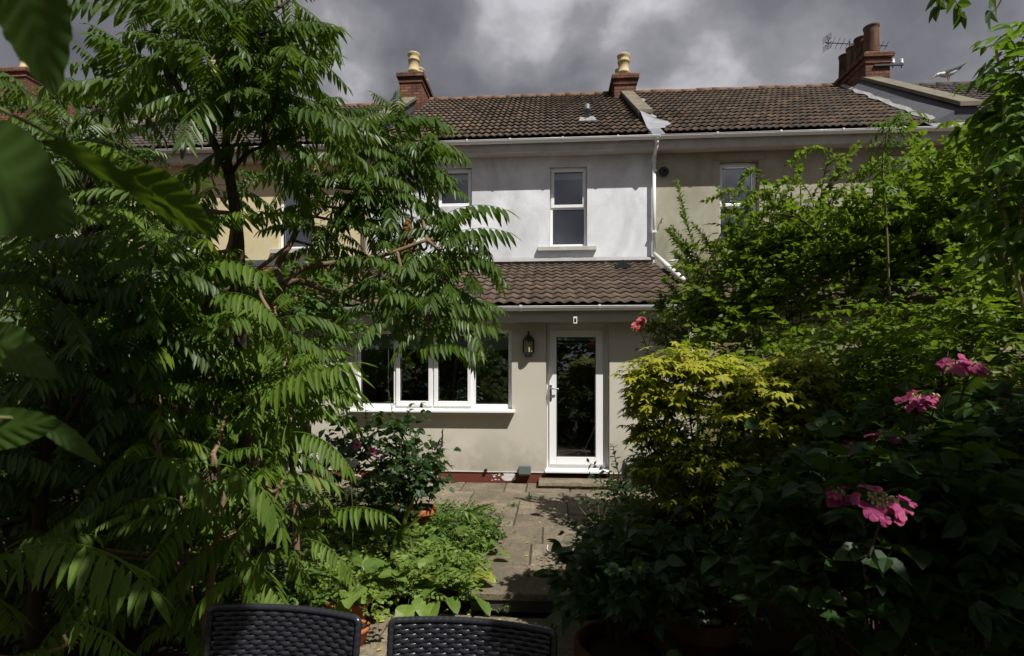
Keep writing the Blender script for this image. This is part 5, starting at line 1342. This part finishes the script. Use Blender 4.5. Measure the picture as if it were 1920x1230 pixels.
maple('golden japanese maple, its lit yellow top beside the back door', [(1280,678,3.25,.24,.28,.055,1.5,.58),(1210,712,3.3,.13,.20,.07,.7,.5),(1345,700,3.2,.26,.28,.06,1.2,.5),(1430,722,3.1,.26,.28,.07,1.1,.35),(1265,745,3.25,.24,.28,.07,.9,.28),(1370,775,3.15,.28,.28,.09,.9,.15),(1222,805,3.3,.14,.24,.07,.5,.1),(1300,850,3.2,.24,.28,.13,.8,.03),(1480,690,3.1,.16,.22,.06,.4,.3),(1218,880,3.3,.14,.22,.09,.5,.05),(1490,790,3.1,.24,.25,.14,.7,.1),(1300,930,3.25,.26,.25,.14,.9,.0),(1400,870,3.2,.28,.25,.16,1.0,.05),(1195,755,3.3,.10,.18,.05,.25,.35),(1500,720,3.1,.2,.22,.08,.4,.2)],
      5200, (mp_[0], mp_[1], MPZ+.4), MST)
maple('low green japanese maple spreading under the golden one', [(1220,960,3.5,.26,.25,.08,1),(1330,945,3.3,.25,.22,.1,1),(1310,1010,3.2,.25,.2,.12,.8),(1400,960,3.3,.2,.2,.15,.6)], 1100, at(1290, 1180, 3.45)*[1,1,0]-[0,0,.1],
      [[(1290,1210,3.4),(1285,1080,3.4),(1270,990,3.4)],[(1285,1080,3.4),(1330,1000,3.3),(1345,960,3.3)]], 'shrub', .06)

# hydrangea and its lacecap heads
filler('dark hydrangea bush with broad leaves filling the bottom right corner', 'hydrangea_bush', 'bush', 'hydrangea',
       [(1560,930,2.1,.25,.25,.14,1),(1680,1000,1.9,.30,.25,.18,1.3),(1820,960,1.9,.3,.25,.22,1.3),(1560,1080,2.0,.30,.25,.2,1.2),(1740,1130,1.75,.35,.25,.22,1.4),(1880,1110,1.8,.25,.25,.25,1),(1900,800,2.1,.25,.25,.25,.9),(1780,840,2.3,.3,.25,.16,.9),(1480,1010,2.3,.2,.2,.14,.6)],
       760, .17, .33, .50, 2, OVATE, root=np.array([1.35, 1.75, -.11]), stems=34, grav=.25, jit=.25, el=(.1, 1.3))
hyd = bpy.data.objects['hydrangea_bush']
PETAL = ([.16,.42,.70,.90], [.60,.95,1.0,.62])
def lacecap(parent, c, r, n, mat='pink', tilt=(0,0,1), fl=.0245):
    c = np.asarray(c, float); lv = Leaves(); up = nrm(np.array(tilt, float)[None])[0]; a = nrm(np.cross(up, [0,1,.1])[None])[0]; b_ = np.cross(up, a)
    for k in range(n+n//2):
        inner = k >= n
        th = 2*PI*k/n+rng.normal(0, .22); rr = r*(rng.uniform(.80, 1.15) if not inner else rng.uniform(.5, .8)); p = c+a*rr*math.cos(th)+b_*rr*math.sin(th)+up*rng.uniform(-.016, .014)
        nn = nrm((up+(a*math.cos(th)+b_*math.sin(th))*rng.uniform(.1,.8)+rng.normal(0,.2,3))[None])[0]; e1 = nrm(np.cross(nn, up+[.3,.2,0])[None])[0]; e2 = np.cross(nn, e1); s = fl*rng.uniform(.6, 1.1); ph = rng.random()*1.5
        d = np.array([e1*math.cos(ph+q*PI/2)+e2*math.sin(ph+q*PI/2)+nn*rng.uniform(-.05,.35) for q in range(4)])
        sz = s*rng.uniform(.8, 1.1, 4); lv.leaf(np.repeat(p[None], 4, 0), d, np.cross(d, nn)+rng.normal(0,.15,(4,3)), sz, sz*.58, PETAL, rng.uniform(-.1,.3,4), rng.choice([-.3,.3,.15]), np.clip(rng.random()*.6+rng.random(4)*.4, 0, 1), .35)
    f = lv.build('flower_head', M[mat], parent)
    m = max(20, int(90*r/.07)); th = rng.random(m)*6.28; rr = r*.62*np.sqrt(rng.random(m)); p = c+a*(rr*np.cos(th))[:, None]+b_*(rr*np.sin(th))[:, None]+up*(.012*rng.random(m))[:, None]
    l2 = Leaves(); l2.leaf(p, up+rng.normal(0, .5, (m, 3)), rng.normal(0, 1, (m, 3)), np.full(m, .011), np.full(m, .005), SMALL, 0, .3); l2.build('florets', M['cream'], f)
    q = c-up*.004; branches([([c-Zv*.002, c-up*.05-Zv*.03, c-up*.04-Zv*.13+a*.03], .003, .004)], 'darkbark', parent, 'flower_stem', 6)
    return f
for px, py, d, r, n, tl in [(1652,942,1.55,.066,13,(-.05,-.34,.94)),(1572,928,1.8,.032,5,(-.2,-.3,.9)),(1785,684,1.95,.035,6,(-.2,-.6,.8)),(1826,686,1.95,.040,7,(.2,-.55,.8)),(1718,750,2.1,.045,8,(-.1,-.4,.9)),(1756,748,2.15,.03,5,(.1,-.4,.9)),
                           (1606,842,2.5,.05,8,(0,-.4,.9)),(1448,1010,2.2,.05,8,(0,-.4,.9)),(1818,1020,1.85,.055,8,(.1,-.4,.9)),(1660,815,2.3,.05,7,(0,-.3,.95))]:
    lacecap(hyd, at(px, py, d), r, n, 'pink', tl)

# shaded plants low on the right
filler('shaded strawberry-like plant spilling from the large pot right of the path', 'potted_plant', 'plant', 'dahlia', [(1150,1080,2.8,.18,.18,.10,1),(1200,1040,2.9,.18,.18,.12,1),(1120,1120,2.75,.12,.15,.08,.7),(1220,1120,2.75,.14,.15,.1,.7)], 210, .16, .34, .55, 2, OVATE, root=at(1165, 1195, 2.75), stems=20)
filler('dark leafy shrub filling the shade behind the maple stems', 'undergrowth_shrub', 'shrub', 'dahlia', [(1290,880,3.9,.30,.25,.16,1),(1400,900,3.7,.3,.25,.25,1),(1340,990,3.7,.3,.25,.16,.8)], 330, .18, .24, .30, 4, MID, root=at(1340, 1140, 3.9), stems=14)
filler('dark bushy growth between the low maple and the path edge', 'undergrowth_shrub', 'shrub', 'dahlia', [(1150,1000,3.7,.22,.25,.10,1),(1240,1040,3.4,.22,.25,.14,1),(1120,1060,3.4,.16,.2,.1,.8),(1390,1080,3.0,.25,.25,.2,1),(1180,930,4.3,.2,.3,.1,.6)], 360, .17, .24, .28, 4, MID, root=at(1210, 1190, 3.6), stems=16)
sprayshrub('leggy young shrub leaning over the door step, rounded dark leaves', 'young_shrub', 'shrub', 'dahlia', [[(1215,1060,4.3),(1190,980,4.3),(1160,925,4.3),(1105,893,4.25)],[(1192,985,4.3),(1172,920,4.3),(1152,895,4.3),(1104,867,4.25)],[(1178,945,4.3),(1158,880,4.3),(1149,832,4.3)],[(1200,1000,4.3),(1150,950,4.3),(1085,938,4.25)]], at(1215, 1085, 4.3), .075, .30, 45, OVATE, 'darkbark', up=.45)
sprayshrub('grey sprig of heather-like stems at the right edge of the patio', 'heather_sprig', 'plant', 'dahlia', [[(1120,985,5.0),(1108,960,5.0),(1100,935,5.0)],[(1125,985,5.0),(1122,955,5.0),(1120,930,5.0)],[(1130,985,5.0),(1135,960,5.0),(1142,940,5.0)],[(1118,985,5.0),(1098,965,5.0),(1086,950,5.0)]], onZ(1122, 1005, 0), .018, .2, 160, SMALL)

# pink rose on its long cane
t = thing('climbing_rose', 'long rose cane with a pink double bloom in front of the fascia', 'rose', at(1240, 960, 5.2))
st = PX([(1240,960,5.2),(1225,800,5.3),(1218,690,5.4),(1212,650,5.4),(1200,620,5.4)]); branches([(st, .007, .004), (PX([(1214,655,5.4),(1222,620,5.4),(1225,595,5.4)]), .004, .002)], 'twig', t, 'cane', 6)
lv = Leaves(); rosette(lv, PX([(1216,660,5.4),(1226,592,5.4),(1206,632,5.4)]), 4, .13, (-.2,.6), .5, .02, pairs=2, ll=.42, lw=.32, grav=.3, shape=MID, stalk=.0015); lv.build('foliage', M['shrub'], t)
def double_flower(parent, c, r, mat, face=(0,-1,.3), rings=4, eye=None, shape=OVATE, lw=.5, n0=5):
    c = np.asarray(c, float); f = nrm(np.array(face, float)[None])[0]; a = nrm(np.cross(f, Zv)[None])[0]; b_ = np.cross(f, a); lv = Leaves()
    for q in range(rings):
        n = n0+q*2 if rings > 2 else 8; s = r*(.5+.5*(q+1)/rings)
        for k in range(n):
            th = 2*PI*(k+.5*(q % 2))/n+rng.normal(0, .08); d = a*math.cos(th)+b_*math.sin(th)+f*(1.1-.95*(q/(max(1, rings-1))))
            lv.leaf((c+f*.002*(rings-q))[None], d[None], np.cross(d, f)[None], np.array([s]), np.array([s*lw]), shape, .05, -.25, np.array([rng.random()]))
    o = lv.build('flower', M[mat], parent)
    if eye:
        b = MB(); b.ball(c+f*.012, r*.30, r*.30, r*.26, 10, 6, 0, .08); b.build('flower_eye', M[eye], o)
    return o
for px, py, r in ((1194,612,.055),(1203,602,.048),(1199,617,.035)): double_flower(t, at(px, py, 5.0), r*1.05, 'rose_pink', (-.2,-.9,.5), 4, None, OVATE, .6)

# ------------------------------------------------------------ middle left: the sunny bed
dp_ = onZ(790, 1000, 0)
filler('dahlia plant with dark leaves and magenta flowers below the kitchen window', 'dahlia_plant', 'plant', 'dahlia', [(700,850,5.5,.42,.35,.26,1.5),(770,870,5.5,.25,.3,.25,1),(720,920,5.4,.38,.35,.20,1.3),(800,900,5.5,.16,.2,.22,.5),(650,800,5.7,.15,.2,.14,.3),(745,800,5.6,.2,.2,.14,.4)], 330, .22, .36, .40, 2, OVATE, root=dp_+np.array([-.15,.1,.2]), stems=26, grav=.3)
DA = bpy.data.objects['dahlia_plant']
for px, py, r in ((669,835,.052),(699,847,.050),(717,857,.026)): double_flower(DA, at(px, py, 4.9), r, 'magenta', (.15,-.9,.25), 2, 'orange', LANCE, .30)
lv = Leaves(); P = []
for s in [[(740,800,5.6),(735,770,5.6),(729,735,5.6)],[(690,820,5.6),(686,780,5.6),(684,745,5.6)],[(762,810,5.6),(766,780,5.6),(770,757,5.6)],[(812,920,5.5),(812,870,5.5),(808,818,5.5)],[(808,940,5.5),(822,870,5.5),(829,840,5.5)],[(800,960,5.5),(815,900,5.5),(830,850,5.5)],[(640,800,5.7),(640,770,5.7),(652,758,5.7)]]:
    s = PX(s); spray(lv, s, 11, .075, .30, OVATE, .5); P.append((s, .005, .002))
for q in P: branches([q], 'twig', DA, 'shoot', 5)
lv.build('shoot_leaves', M['dahlia'], DA)
b = MB()
for px, py, ang, hh in ((829,820,.05,.17),(821,832,.5,.13),(824,846,.3,.10)):
    c = at(px, py, 5.5)
    for k in range(26):
        f = k/26; b.ball((c[0]+hh*(f-.5)*math.sin(ang)+random.uniform(-.006,.006), c[1]+random.uniform(-.006,.006), c[2]+hh*(f-.5)*math.cos(ang)), .011*(1.1-f*.7), .011, .014, 6, 4)
b.build('seed_spike', M['darkbark'], DA)

def phlox(label, px, py, d, r, n):
    c = at(px, py, d); t = thing('white_flower', label, 'flower', (c[0], c[1], -.02), 'white flower clusters'); lv = Leaves()
    for k in range(n):
        u = rng.normal(0, 1, 3); u[2] = abs(u[2])*.8; u /= np.linalg.norm(u); p_ = c+u*r*[1,1,.8]; nn = u; e1 = nrm(np.cross(nn, [.2,.1,1])[None])[0]; e2 = np.cross(nn, e1)
        dd = np.array([e1*math.cos(q*1.2566)+e2*math.sin(q*1.2566)+nn*.1 for q in range(5)]); lv.leaf(np.repeat(p_[None], 5, 0), dd, np.cross(dd, nn), np.full(5, .016), np.full(5, .007), SMALL, 0, .1)
    lv.build('petals', M['white_petal'], t); branches([([[c[0],c[1],-.03], [c[0]+.03,c[1],c[2]*.5], c], .006, .004)], 'twig', t, 'stem', 5)
phlox('round white flower cluster, largest, left of the dahlia under a sumac frond', 655, 872, 4.2, .07, 90)
phlox('white flower cluster behind the hanging sumac leaflets, leftmost of the white ones', 592, 862, 4.2, .065, 70)
phlox('small white flower cluster low in shade beneath the dahlia', 668, 898, 5.1, .05, 30)
phlox('pale bruised white flower cluster near the ground left of the dahlia', 655, 922, 5.0, .06, 40)

# ground cover
def carpet(name, mat, polys, n, L, z, hmax, **k):
    P = []
    while len(P) < n:
        px, py = rng.uniform(polys[0], polys[1]), rng.uniform(polys[2], polys[3]); q = onZ(px, py, z)
        P.append(q)
    P = np.array(P); P[:, 2] += rng.random(n)*hmax; lv = Leaves()
    lv.pinnate(P, rng.random(n)*6.28, rng.uniform(.1, 1.2, n), L*rng.uniform(.6, 1.3, n), rng.uniform(.2, 1.0, n), **k)
    o = lv.build(name, M[mat], None); o['kind'] = 'stuff'; return o
carpet('ground_cover', 'herb', (560, 905, 975, 1135), 900, .13, -.03, .20, pairs=4, ll=.34, lw=.30, grav=.2, shape=MID, jit=.3, stalk=.0016, scat=.3)
carpet('ground_cover', 'small', (470, 760, 930, 1010), 420, .18, -.03, .25, pairs=4, ll=.30, lw=.28, grav=.3, shape=MID, jit=.3, stalk=.0016, scat=.3)
carpet('ground_cover', 'small', (330, 620, 1040, 1200), 260, .18, -.1, .22, pairs=4, ll=.30, lw=.28, grav=.3, shape=MID, jit=.3, stalk=.0016, scat=.3)
carpet('ground_cover', 'small', (800, 925, 965, 1030), 420, .10, -.02, .14, pairs=4, ll=.32, lw=.38, grav=.2, shape=MID, jit=.3, stalk=.0014, scat=.3)
carpet('ground_cover', 'small', (1080, 1420, 1060, 1190), 300, .14, -.12, .16, pairs=4, ll=.32, lw=.32, grav=.2, shape=MID, jit=.3, stalk=.0014, scat=.3)
carpet('ground_cover', 'broad', (575, 700, 1070, 1125), 40, .16, .0, .14, pairs=2, ll=.45, lw=.34, grav=.3, shape=OVATE, jit=.3, stalk=.0016, scat=.3)
carpet('joint_weeds', 'small', (850, 1110, 925, 1100), 46, .035, .0, .01, pairs=3, ll=.4, lw=.3, grav=.2, shape=SMALL, jit=.4, stalk=.0008)
filler('soft herb clump spilling over the terracotta pots behind the chair gap', 'herb_clump', 'plant', 'herb', [(630,1095,3.75,.18,.16,.06,1),(692,1128,3.68,.10,.12,.05,.4),(600,1090,3.8,.16,.15,.08,.7)], 100, .13, .34, .34, 3, MID, root=onZ(620, 1150, -.11), stems=10)
carpet('moss', 'herb', (880, 960, 1128, 1150), 40, .05, -.135, .02, pairs=3, ll=.4, lw=.45, grav=.2, shape=SMALL, jit=.3, stalk=.001)
def broad(label, px, py, z, n, L, mat='broad', el=(.2,1.2), lw=.26, cat='plant', name='broadleaf_plant', group='broad-leaved plants in the bed', droop=1.3):
    n = int(n*1.7); L *= .98; c = onZ(px, py, z); t = thing(name, label, cat, c, group); lv = Leaves(); az = np.arange(n)*2.4+rng.normal(0, .3, n); e = rng.uniform(el[0], el[1], n)
    d = np.stack([np.cos(az)*np.cos(e), np.sin(az)*np.cos(e), np.sin(e)], 1); l = L*rng.uniform(.65, 1.2, n); p_ = np.repeat(c[None], n, 0)+d*.05
    st = np.stack([p_, p_+d*l[:, None]*.35, p_+d*l[:, None]*.7-Zv*.02], 1); lv.stalk(st, .004)
    d2 = d+rng.normal(0, .2, (n, 3))-Zv*.35; lv.leaf(st[:, 2], d2, np.cross(d2, Zv)+rng.normal(0, .25, (n, 3)), l*.75, l*.75*lw*1.35, ([.1,.28,.5,.72,.9],[.62,.93,1.,.78,.38]), droop*.35, .22, None, .5)
    lv.build('leaves', M[mat], t)
for lab, px, py, z, n, L in [('broad-leaved plant with yellow-veined leaves, foremost in the bed behind the chair gap', 770, 1118, -.05, 12, .26), ('broad-leaved plant whose leaves hang over the path step', 845, 1105, -.05, 12, .24),
                             ('pale broad-leaved plant in the middle of the sunny bed', 765, 1045, -.03, 10, .24), ('broad-leaved plant growing in the terracotta pot behind the left chair', 650, 1122, .05, 15, .27), ('lush pale plant under the sumac frond, left in the bed', 690, 1050, -.03, 12, .26),
                             ('yellowing broad-leaved plant in the front row of the bed, near the clay shard', 815, 1112, -.05, 9, .24), ('fresh broad-leaved plant in the front row, just right of the chair gap', 715, 1100, -.05, 10, .25), ('bright broad-leaved plant just in front of the dahlia pot', 745, 985, -.02, 12, .26), ('broad-leaved plant beside the path, right of the strap leaves', 850, 1050, -.03, 10, .22), ('low broad-leaved plant at the path edge, one leaf on the paving', 900, 1055, -.03, 8, .20),
                             ('leafy plant in the shade left of the terracotta pots', 590, 1110, -.06, 11, .26)]:
    broad(lab, px, py, z, n, L)
filler('low bushy herb with tiny leaves and red seed heads at the path corner', 'herb_bush', 'plant', 'small', [(850,985,5.3,.22,.2,.09,1),(900,1000,5.2,.16,.2,.09,1),(870,1030,4.9,.16,.16,.08,.8)], 260, .12, .28, .40, 4, MID, root=onZ(870, 1030, 0), stems=12)
hb = bpy.data.objects['herb_bush']
for k in range(34):
    b = MB(); c = at(random.uniform(830, 945), random.uniform(940, 1000), random.uniform(5.0, 5.4)); b.ball(c, .008, .008, .009, 6, 4); b.build('seed_head', M['red_paint'], hb)
def strap(label, blades, w=.016):
    c = at(*blades[0][0]); t = thing('strap_leaf_plant', label, 'plant', c, 'strap-leaved plants')
    V = []; Q = []
    for bl in blades:
        P = smooth_path(PX(bl), 7); T = nrm(np.gradient(P, axis=0)); s = nrm(np.cross(T, [.25,-.95,.1])); m = len(P); prof = w*np.clip(np.minimum(np.linspace(.45,1.6,m), np.linspace(2.6,0,m)), 0, 1)[:, None]
        o = len(V); V += [*(P-s*prof), *(P+Zv*-.002+np.cross(T,s)*w*.35), *(P+s*prof)]
        for i in range(m-1): Q += [(o+i, o+i+1, o+m+i+1, o+m+i), (o+m+i, o+m+i+1, o+2*m+i+1, o+2*m+i)]
    np_mesh('blades', V, [np.array(Q)], M['strap'], t, False, np.random.default_rng(2).random(len(V))*.3+.4)
strap('long strap leaves crossing upright in the middle of the bed', [[(728,1060,4.7),(748,1005,4.7),(772,945,4.7),(782,925,4.7)],[(728,1055,4.7),(742,1010,4.7),(768,985,4.65),(802,958,4.6)],[(735,1060,4.7),(752,1000,4.7),(760,960,4.7)],[(776,1050,4.6),(775,1030,4.6),(768,1000,4.6)]])
strap('strap leaves arching out over the path corner', [[(880,1000,5.1),(878,975,5.1),(895,955,5.05),(930,942,5.0)],[(880,990,5.1),(876,960,5.1),(888,965,5.0),(905,990,4.95)],[(880,990,5.1),(874,958,5.1),(878,968,5.05),(884,985,5.0)]], .022)

def tuft(px, py, r, n):
    c = onZ(px, py, .0); t = Leaves(); p_ = c+rng.normal(0, r*.4, (n, 3))*[1,1,0]; d = rng.normal(0, .55, (n, 3)); d[:, 2] = 1
    t.leaf(p_, d, np.cross(d, Zv)+rng.normal(0,.2,(n,3)), rng.uniform(.6, 1.3, n)*r*1.6, np.full(n, .004), NARROW, .5, .2); return t.build('grass_tuft', M['grass'], None)
for lab, px, py, r, n in [('largest grass tuft in the paving joints, middle of the patio', 963, 949, .07, 50), ('grass tuft in the joint nearest the door step', 995, 934, .06, 40), ('low flat weed in the joint right of the door-step grass', 1017, 935, .05, 30), ('thin weed growing up in a joint at the shaded centre of the patio', 1034, 960, .05, 20), ('tiny weed at the path corner by the herbs', 933, 967, .04, 20)]:
    tag(tuft(px, py, r, n), lab, 'grass', 'weeds in the paving joints')
n = 46; px = np.concatenate([rng.uniform(690, 960, 30), rng.uniform(860, 1060, 16)]); py = np.concatenate([rng.uniform(1135, 1225, 30), rng.uniform(930, 1100, 16)])
lv = Leaves(); P = np.array([onZ(a, b_, -.138 if b_ > 1125 else .006) for a, b_ in zip(px, py)]); d = rng.normal(0, 1, (n, 3))*[1,1,.15]
lv.leaf(P, d, np.cross(d, Zv), rng.uniform(.02, .06, n), rng.uniform(.006, .016, n), MID, -.1, .3); o = lv.build('fallen_leaves', M['dead'], None); o['kind'] = 'stuff'

# ------------------------------------------------------------ the hazels: one shades the right half from behind, one hangs in at the left; unseen crowns shaped to cast shade
def hazel(label, root, stems, clouds, n, seed, L=.26, gaps=()):
    t = thing('hazel_tree', label, 'tree', root); branches(stems, 'darkbark', t, 'trunk', 9)
    w = np.array([c[2] for c in clouds]); w = w/w.sum(); cen = np.array([c[0] for c in clouds], float); rad = np.array([c[1] for c in clouds], float)
    i = rng.choice(len(clouds), n, p=w); u = nrm(rng.normal(0, 1, (n, 3))); P = cen[i]+u*rad[i]*(rng.random(n)**.4)[:, None]
    sd = np.array(SUN_DIR); keep = np.ones(n, bool)
    for g_, r_ in gaps:      # crown opened along the sun line to light chosen spots
        v = P-np.asarray(g_); q = v-(v@sd)[:, None]*sd; keep &= np.linalg.norm(q, axis=1) > r_
    P, u = P[keep], u[keep]; n = len(P)
    lv = Leaves(); lv.pinnate(P, np.arctan2(u[:, 1], u[:, 0])+rng.normal(0, .6, n), rng.uniform(-.4, .8, n), L*rng.uniform(.7, 1.2, n), .7, pairs=4, ll=.36, lw=.36, grav=.25, fwd=.6, s0=.15, shape=OVATE, jit=.3, taper=False)
    return t, lv
HZ, lv = hazel('tall hazel standing behind the viewer at the right, unseen crown shaped to cast shade, only twig ends showing at the top', (3.4, -.9, -.19),
    [([(3.4,-.9,-.19),(3.3,-.8,1.5),(3.1,-.5,3.0),(2.9,-.2,4.2),(2.8,0,5.0)], .10, .03), ([(3.1,-.5,3.0),(2.4,.2,3.9),(1.9,.6,4.4)], .05, .02), ([(3.1,-.5,3.0),(3.6,.3,3.9),(3.7,.7,4.4)], .05, .02), ([(3.3,-.8,1.5),(2.9,-1.2,3.2),(2.5,-1.4,4.2)], .05, .02)],
    [((2.5,-.1,4.4),(.9,.9,.6),1.2),((3.4,.4,4.6),(.9,.8,.6),1.1),((2.2,.65,4.5),(.75,.6,.4),1.4),((2.6,-1.0,4.6),(.9,.8,.7),1),((3.5,-.6,4.9),(.8,.8,.7),1)], 1800, 3, gaps=[(at(1652,942,1.55), .30), (at(1806,685,1.95), .26), (at(1745,750,2.1), .2), (at(1560,990,2.0), .16), (at(1480,760,3.4), .2), (at(900,1190,2.0), .22), (at(1900,170,2.3), .50), (at(1930,330,2.3), .35)])
fr_b = PX([(1790,-60,2.7),(1830,-60,2.7),(1765,-40,2.7)]); fr_t = PX([(1755,14,2.7),(1860,22,2.65),(1800,30,2.7)])
for a, b_ in zip(fr_b, fr_t): frond(lv, a, b_, .5, pairs=4, ll=.42, lw=.3, grav=.3, shape=OVATE)
q0 = at(1880, -60, 2.7)
lv.build('crown', M['hazel'], HZ)
branches([([(3.6,.6,4.3), (2.9,1.6,4.1), at(1900,-70,2.7), at(1790,-62,2.7)], .018, .004), ([at(1900,-70,2.7), at(1885,-20,2.7), at(1872,10,2.7), at(1861,22,2.7)], .005, .002)], 'darkbark', HZ, 'branch', 6)

HN, lv = hazel('near hazel whose huge dark soft-edged leaves hang in at the left edge, unseen crown shaped to cast shade', (-1.25, -.35, -.19),
    [([(-1.25,-.35,-.19),(-1.2,-.3,1.5),(-1.0,0,3.0),(-.75,.4,4.2)], .06, .02), ([(-1.2,-.3,1.2),(-.95,.0,1.75),(-.72,.30,2.05)], .018, .006), ([(-1.2,-.3,1.3),(-1.0,0,2.0),(-.78,.35,2.3)], .015, .006), ([(-1.22,-.3,.9),(-1.0,.0,1.5),(-.8,.35,1.72)], .015, .005)],
    [((-.6,.5,4.35),(.6,.55,.4),.8),((-1.3,.85,4.4),(.75,.65,.35),1.3),((-1.3,.1,4.2),(.7,.7,.6),.8),((-1.5,-.4,3.6),(.6,.6,.6),.6),((-.05,.3,4.5),(.45,.5,.3),.4),((.45,-.6,4.3),(.6,.5,.35),.7)], 980, 4, gaps=[(at(380,530,2.8), .38), (at(400,890,2.6), .28), (at(590,850,2.7), .32), (at(170,1060,1.8), .16), (at(470,1090,2.5), .24), (at(620,1040,2.6), .30), (at(530,690,2.8), .38), (at(250,330,3.8), .3), (at(330,360,.65), .12)])
lv.build('crown', M['hazel'], HN)
def big_leaf(base, tip, wpx, d0, d1, width, fold=.22, side=0., droop=.1):
    """one leaf with doubly toothed edge and pleated veins; base/tip (px,py), wpx the on-picture direction of the blade's width"""
    A, B = at(*base, d0), at(*tip, d1); W = at(base[0]+wpx[0]*100, base[1]+wpx[1]*100, d0+side)-at(*base, d0); ax = B-A; L = np.linalg.norm(ax); ax /= L; W = W-ax*(W@ax); W /= np.linalg.norm(W); N = np.cross(ax, W)
    nt, ns = 49, 13; V = []
    for i in range(nt):
        t = i/(nt-1); hw = width*L*(math.sin(PI*t**.72)**.75)*(1-.18*t)
        for j in range(ns):
            s = -1+2*j/(ns-1); e = abs(s); saw = (.045*((t*11) % 1)+.02*((t*33) % 1))*(e**6)
            p_ = A+ax*L*(t+.10*e*e*hw/width/L*0+.05*e)*1.0+W*hw*s*(1+saw)
            h = fold*hw*e-.018*L*math.sin(2*PI*(t*6.5-e*1.1))*(e**.5)*(1-e*.3)-.25*hw*e*e*.5
            V.append(p_-N*h*np.sign(N[2]+1e-9)*-1-Zv*droop*L*t*t)
    i = np.arange((nt-1)*ns).reshape(nt-1, ns)[:, :-1].ravel(); return np.array(V), np.stack([i, i+1, i+ns+1, i+ns], 1), A
stalks = []
for spec in [((20,-90),(100,150),(1,.1),.52,.55,.36),((-120,280),(132,392),(.2,1),.55,.55,.40),((70,262),(325,385),(.35,1),.60,.66,.20,.35,.10),((225,318),(402,428),(-.3,1),.66,.72,.30,.3,.05),((-40,628),(104,682),(.1,1),.70,.66,.22),((-70,820),(110,775),(.2,1),.62,.62,.22),((70,785),(188,858),(.5,1),.64,.68,.17)]:
    V, F, A = big_leaf(*spec); np_mesh('leaf', V, [F], M['hazel'], HN, True, np.full(len(V), .4)); stalks.append(A)
branches([([(-.72,.30,2.05), (np.array([-.72,.30,2.05])+a)/2+Zv*.02, a], .003, .002) if a[2] > 1.72 else ([(-.8,.35,1.72), (np.array([-.8,.35,1.72])+a)/2, a], .003, .002) for a in stalks], 'twig', HN, 'leaf_stalks', 5)

# ------------------------------------------------------------ unseen hedge added behind the viewer to darken reflections and ambient light
def hedge(label, x0, x1, y, h, n, mat='shrub'):
    t = thing('unseen_hedge', label, 'hedge', ((x0+x1)/2, y, -.19)); P = np.stack([rng.uniform(x0, x1, n), y+rng.normal(0, .35, n), -.19+h*rng.random(n)**.8+.35*rng.normal(0, 1, n)], 1); P[:, 2] = np.maximum(P[:, 2], -.1)
    lv = Leaves(); lv.pinnate(P, rng.random(n)*6.28, rng.uniform(-.2, 1, n), .7, .8, pairs=4, ll=.36, lw=.36, grav=.3, fwd=.6, shape=OVATE, jit=.3, taper=False); lv.build('foliage', M[mat], t)
hedge('tall hedge added unseen behind the viewer to darken the window reflections', -7, 7, -7.5, 5.2, 1400)
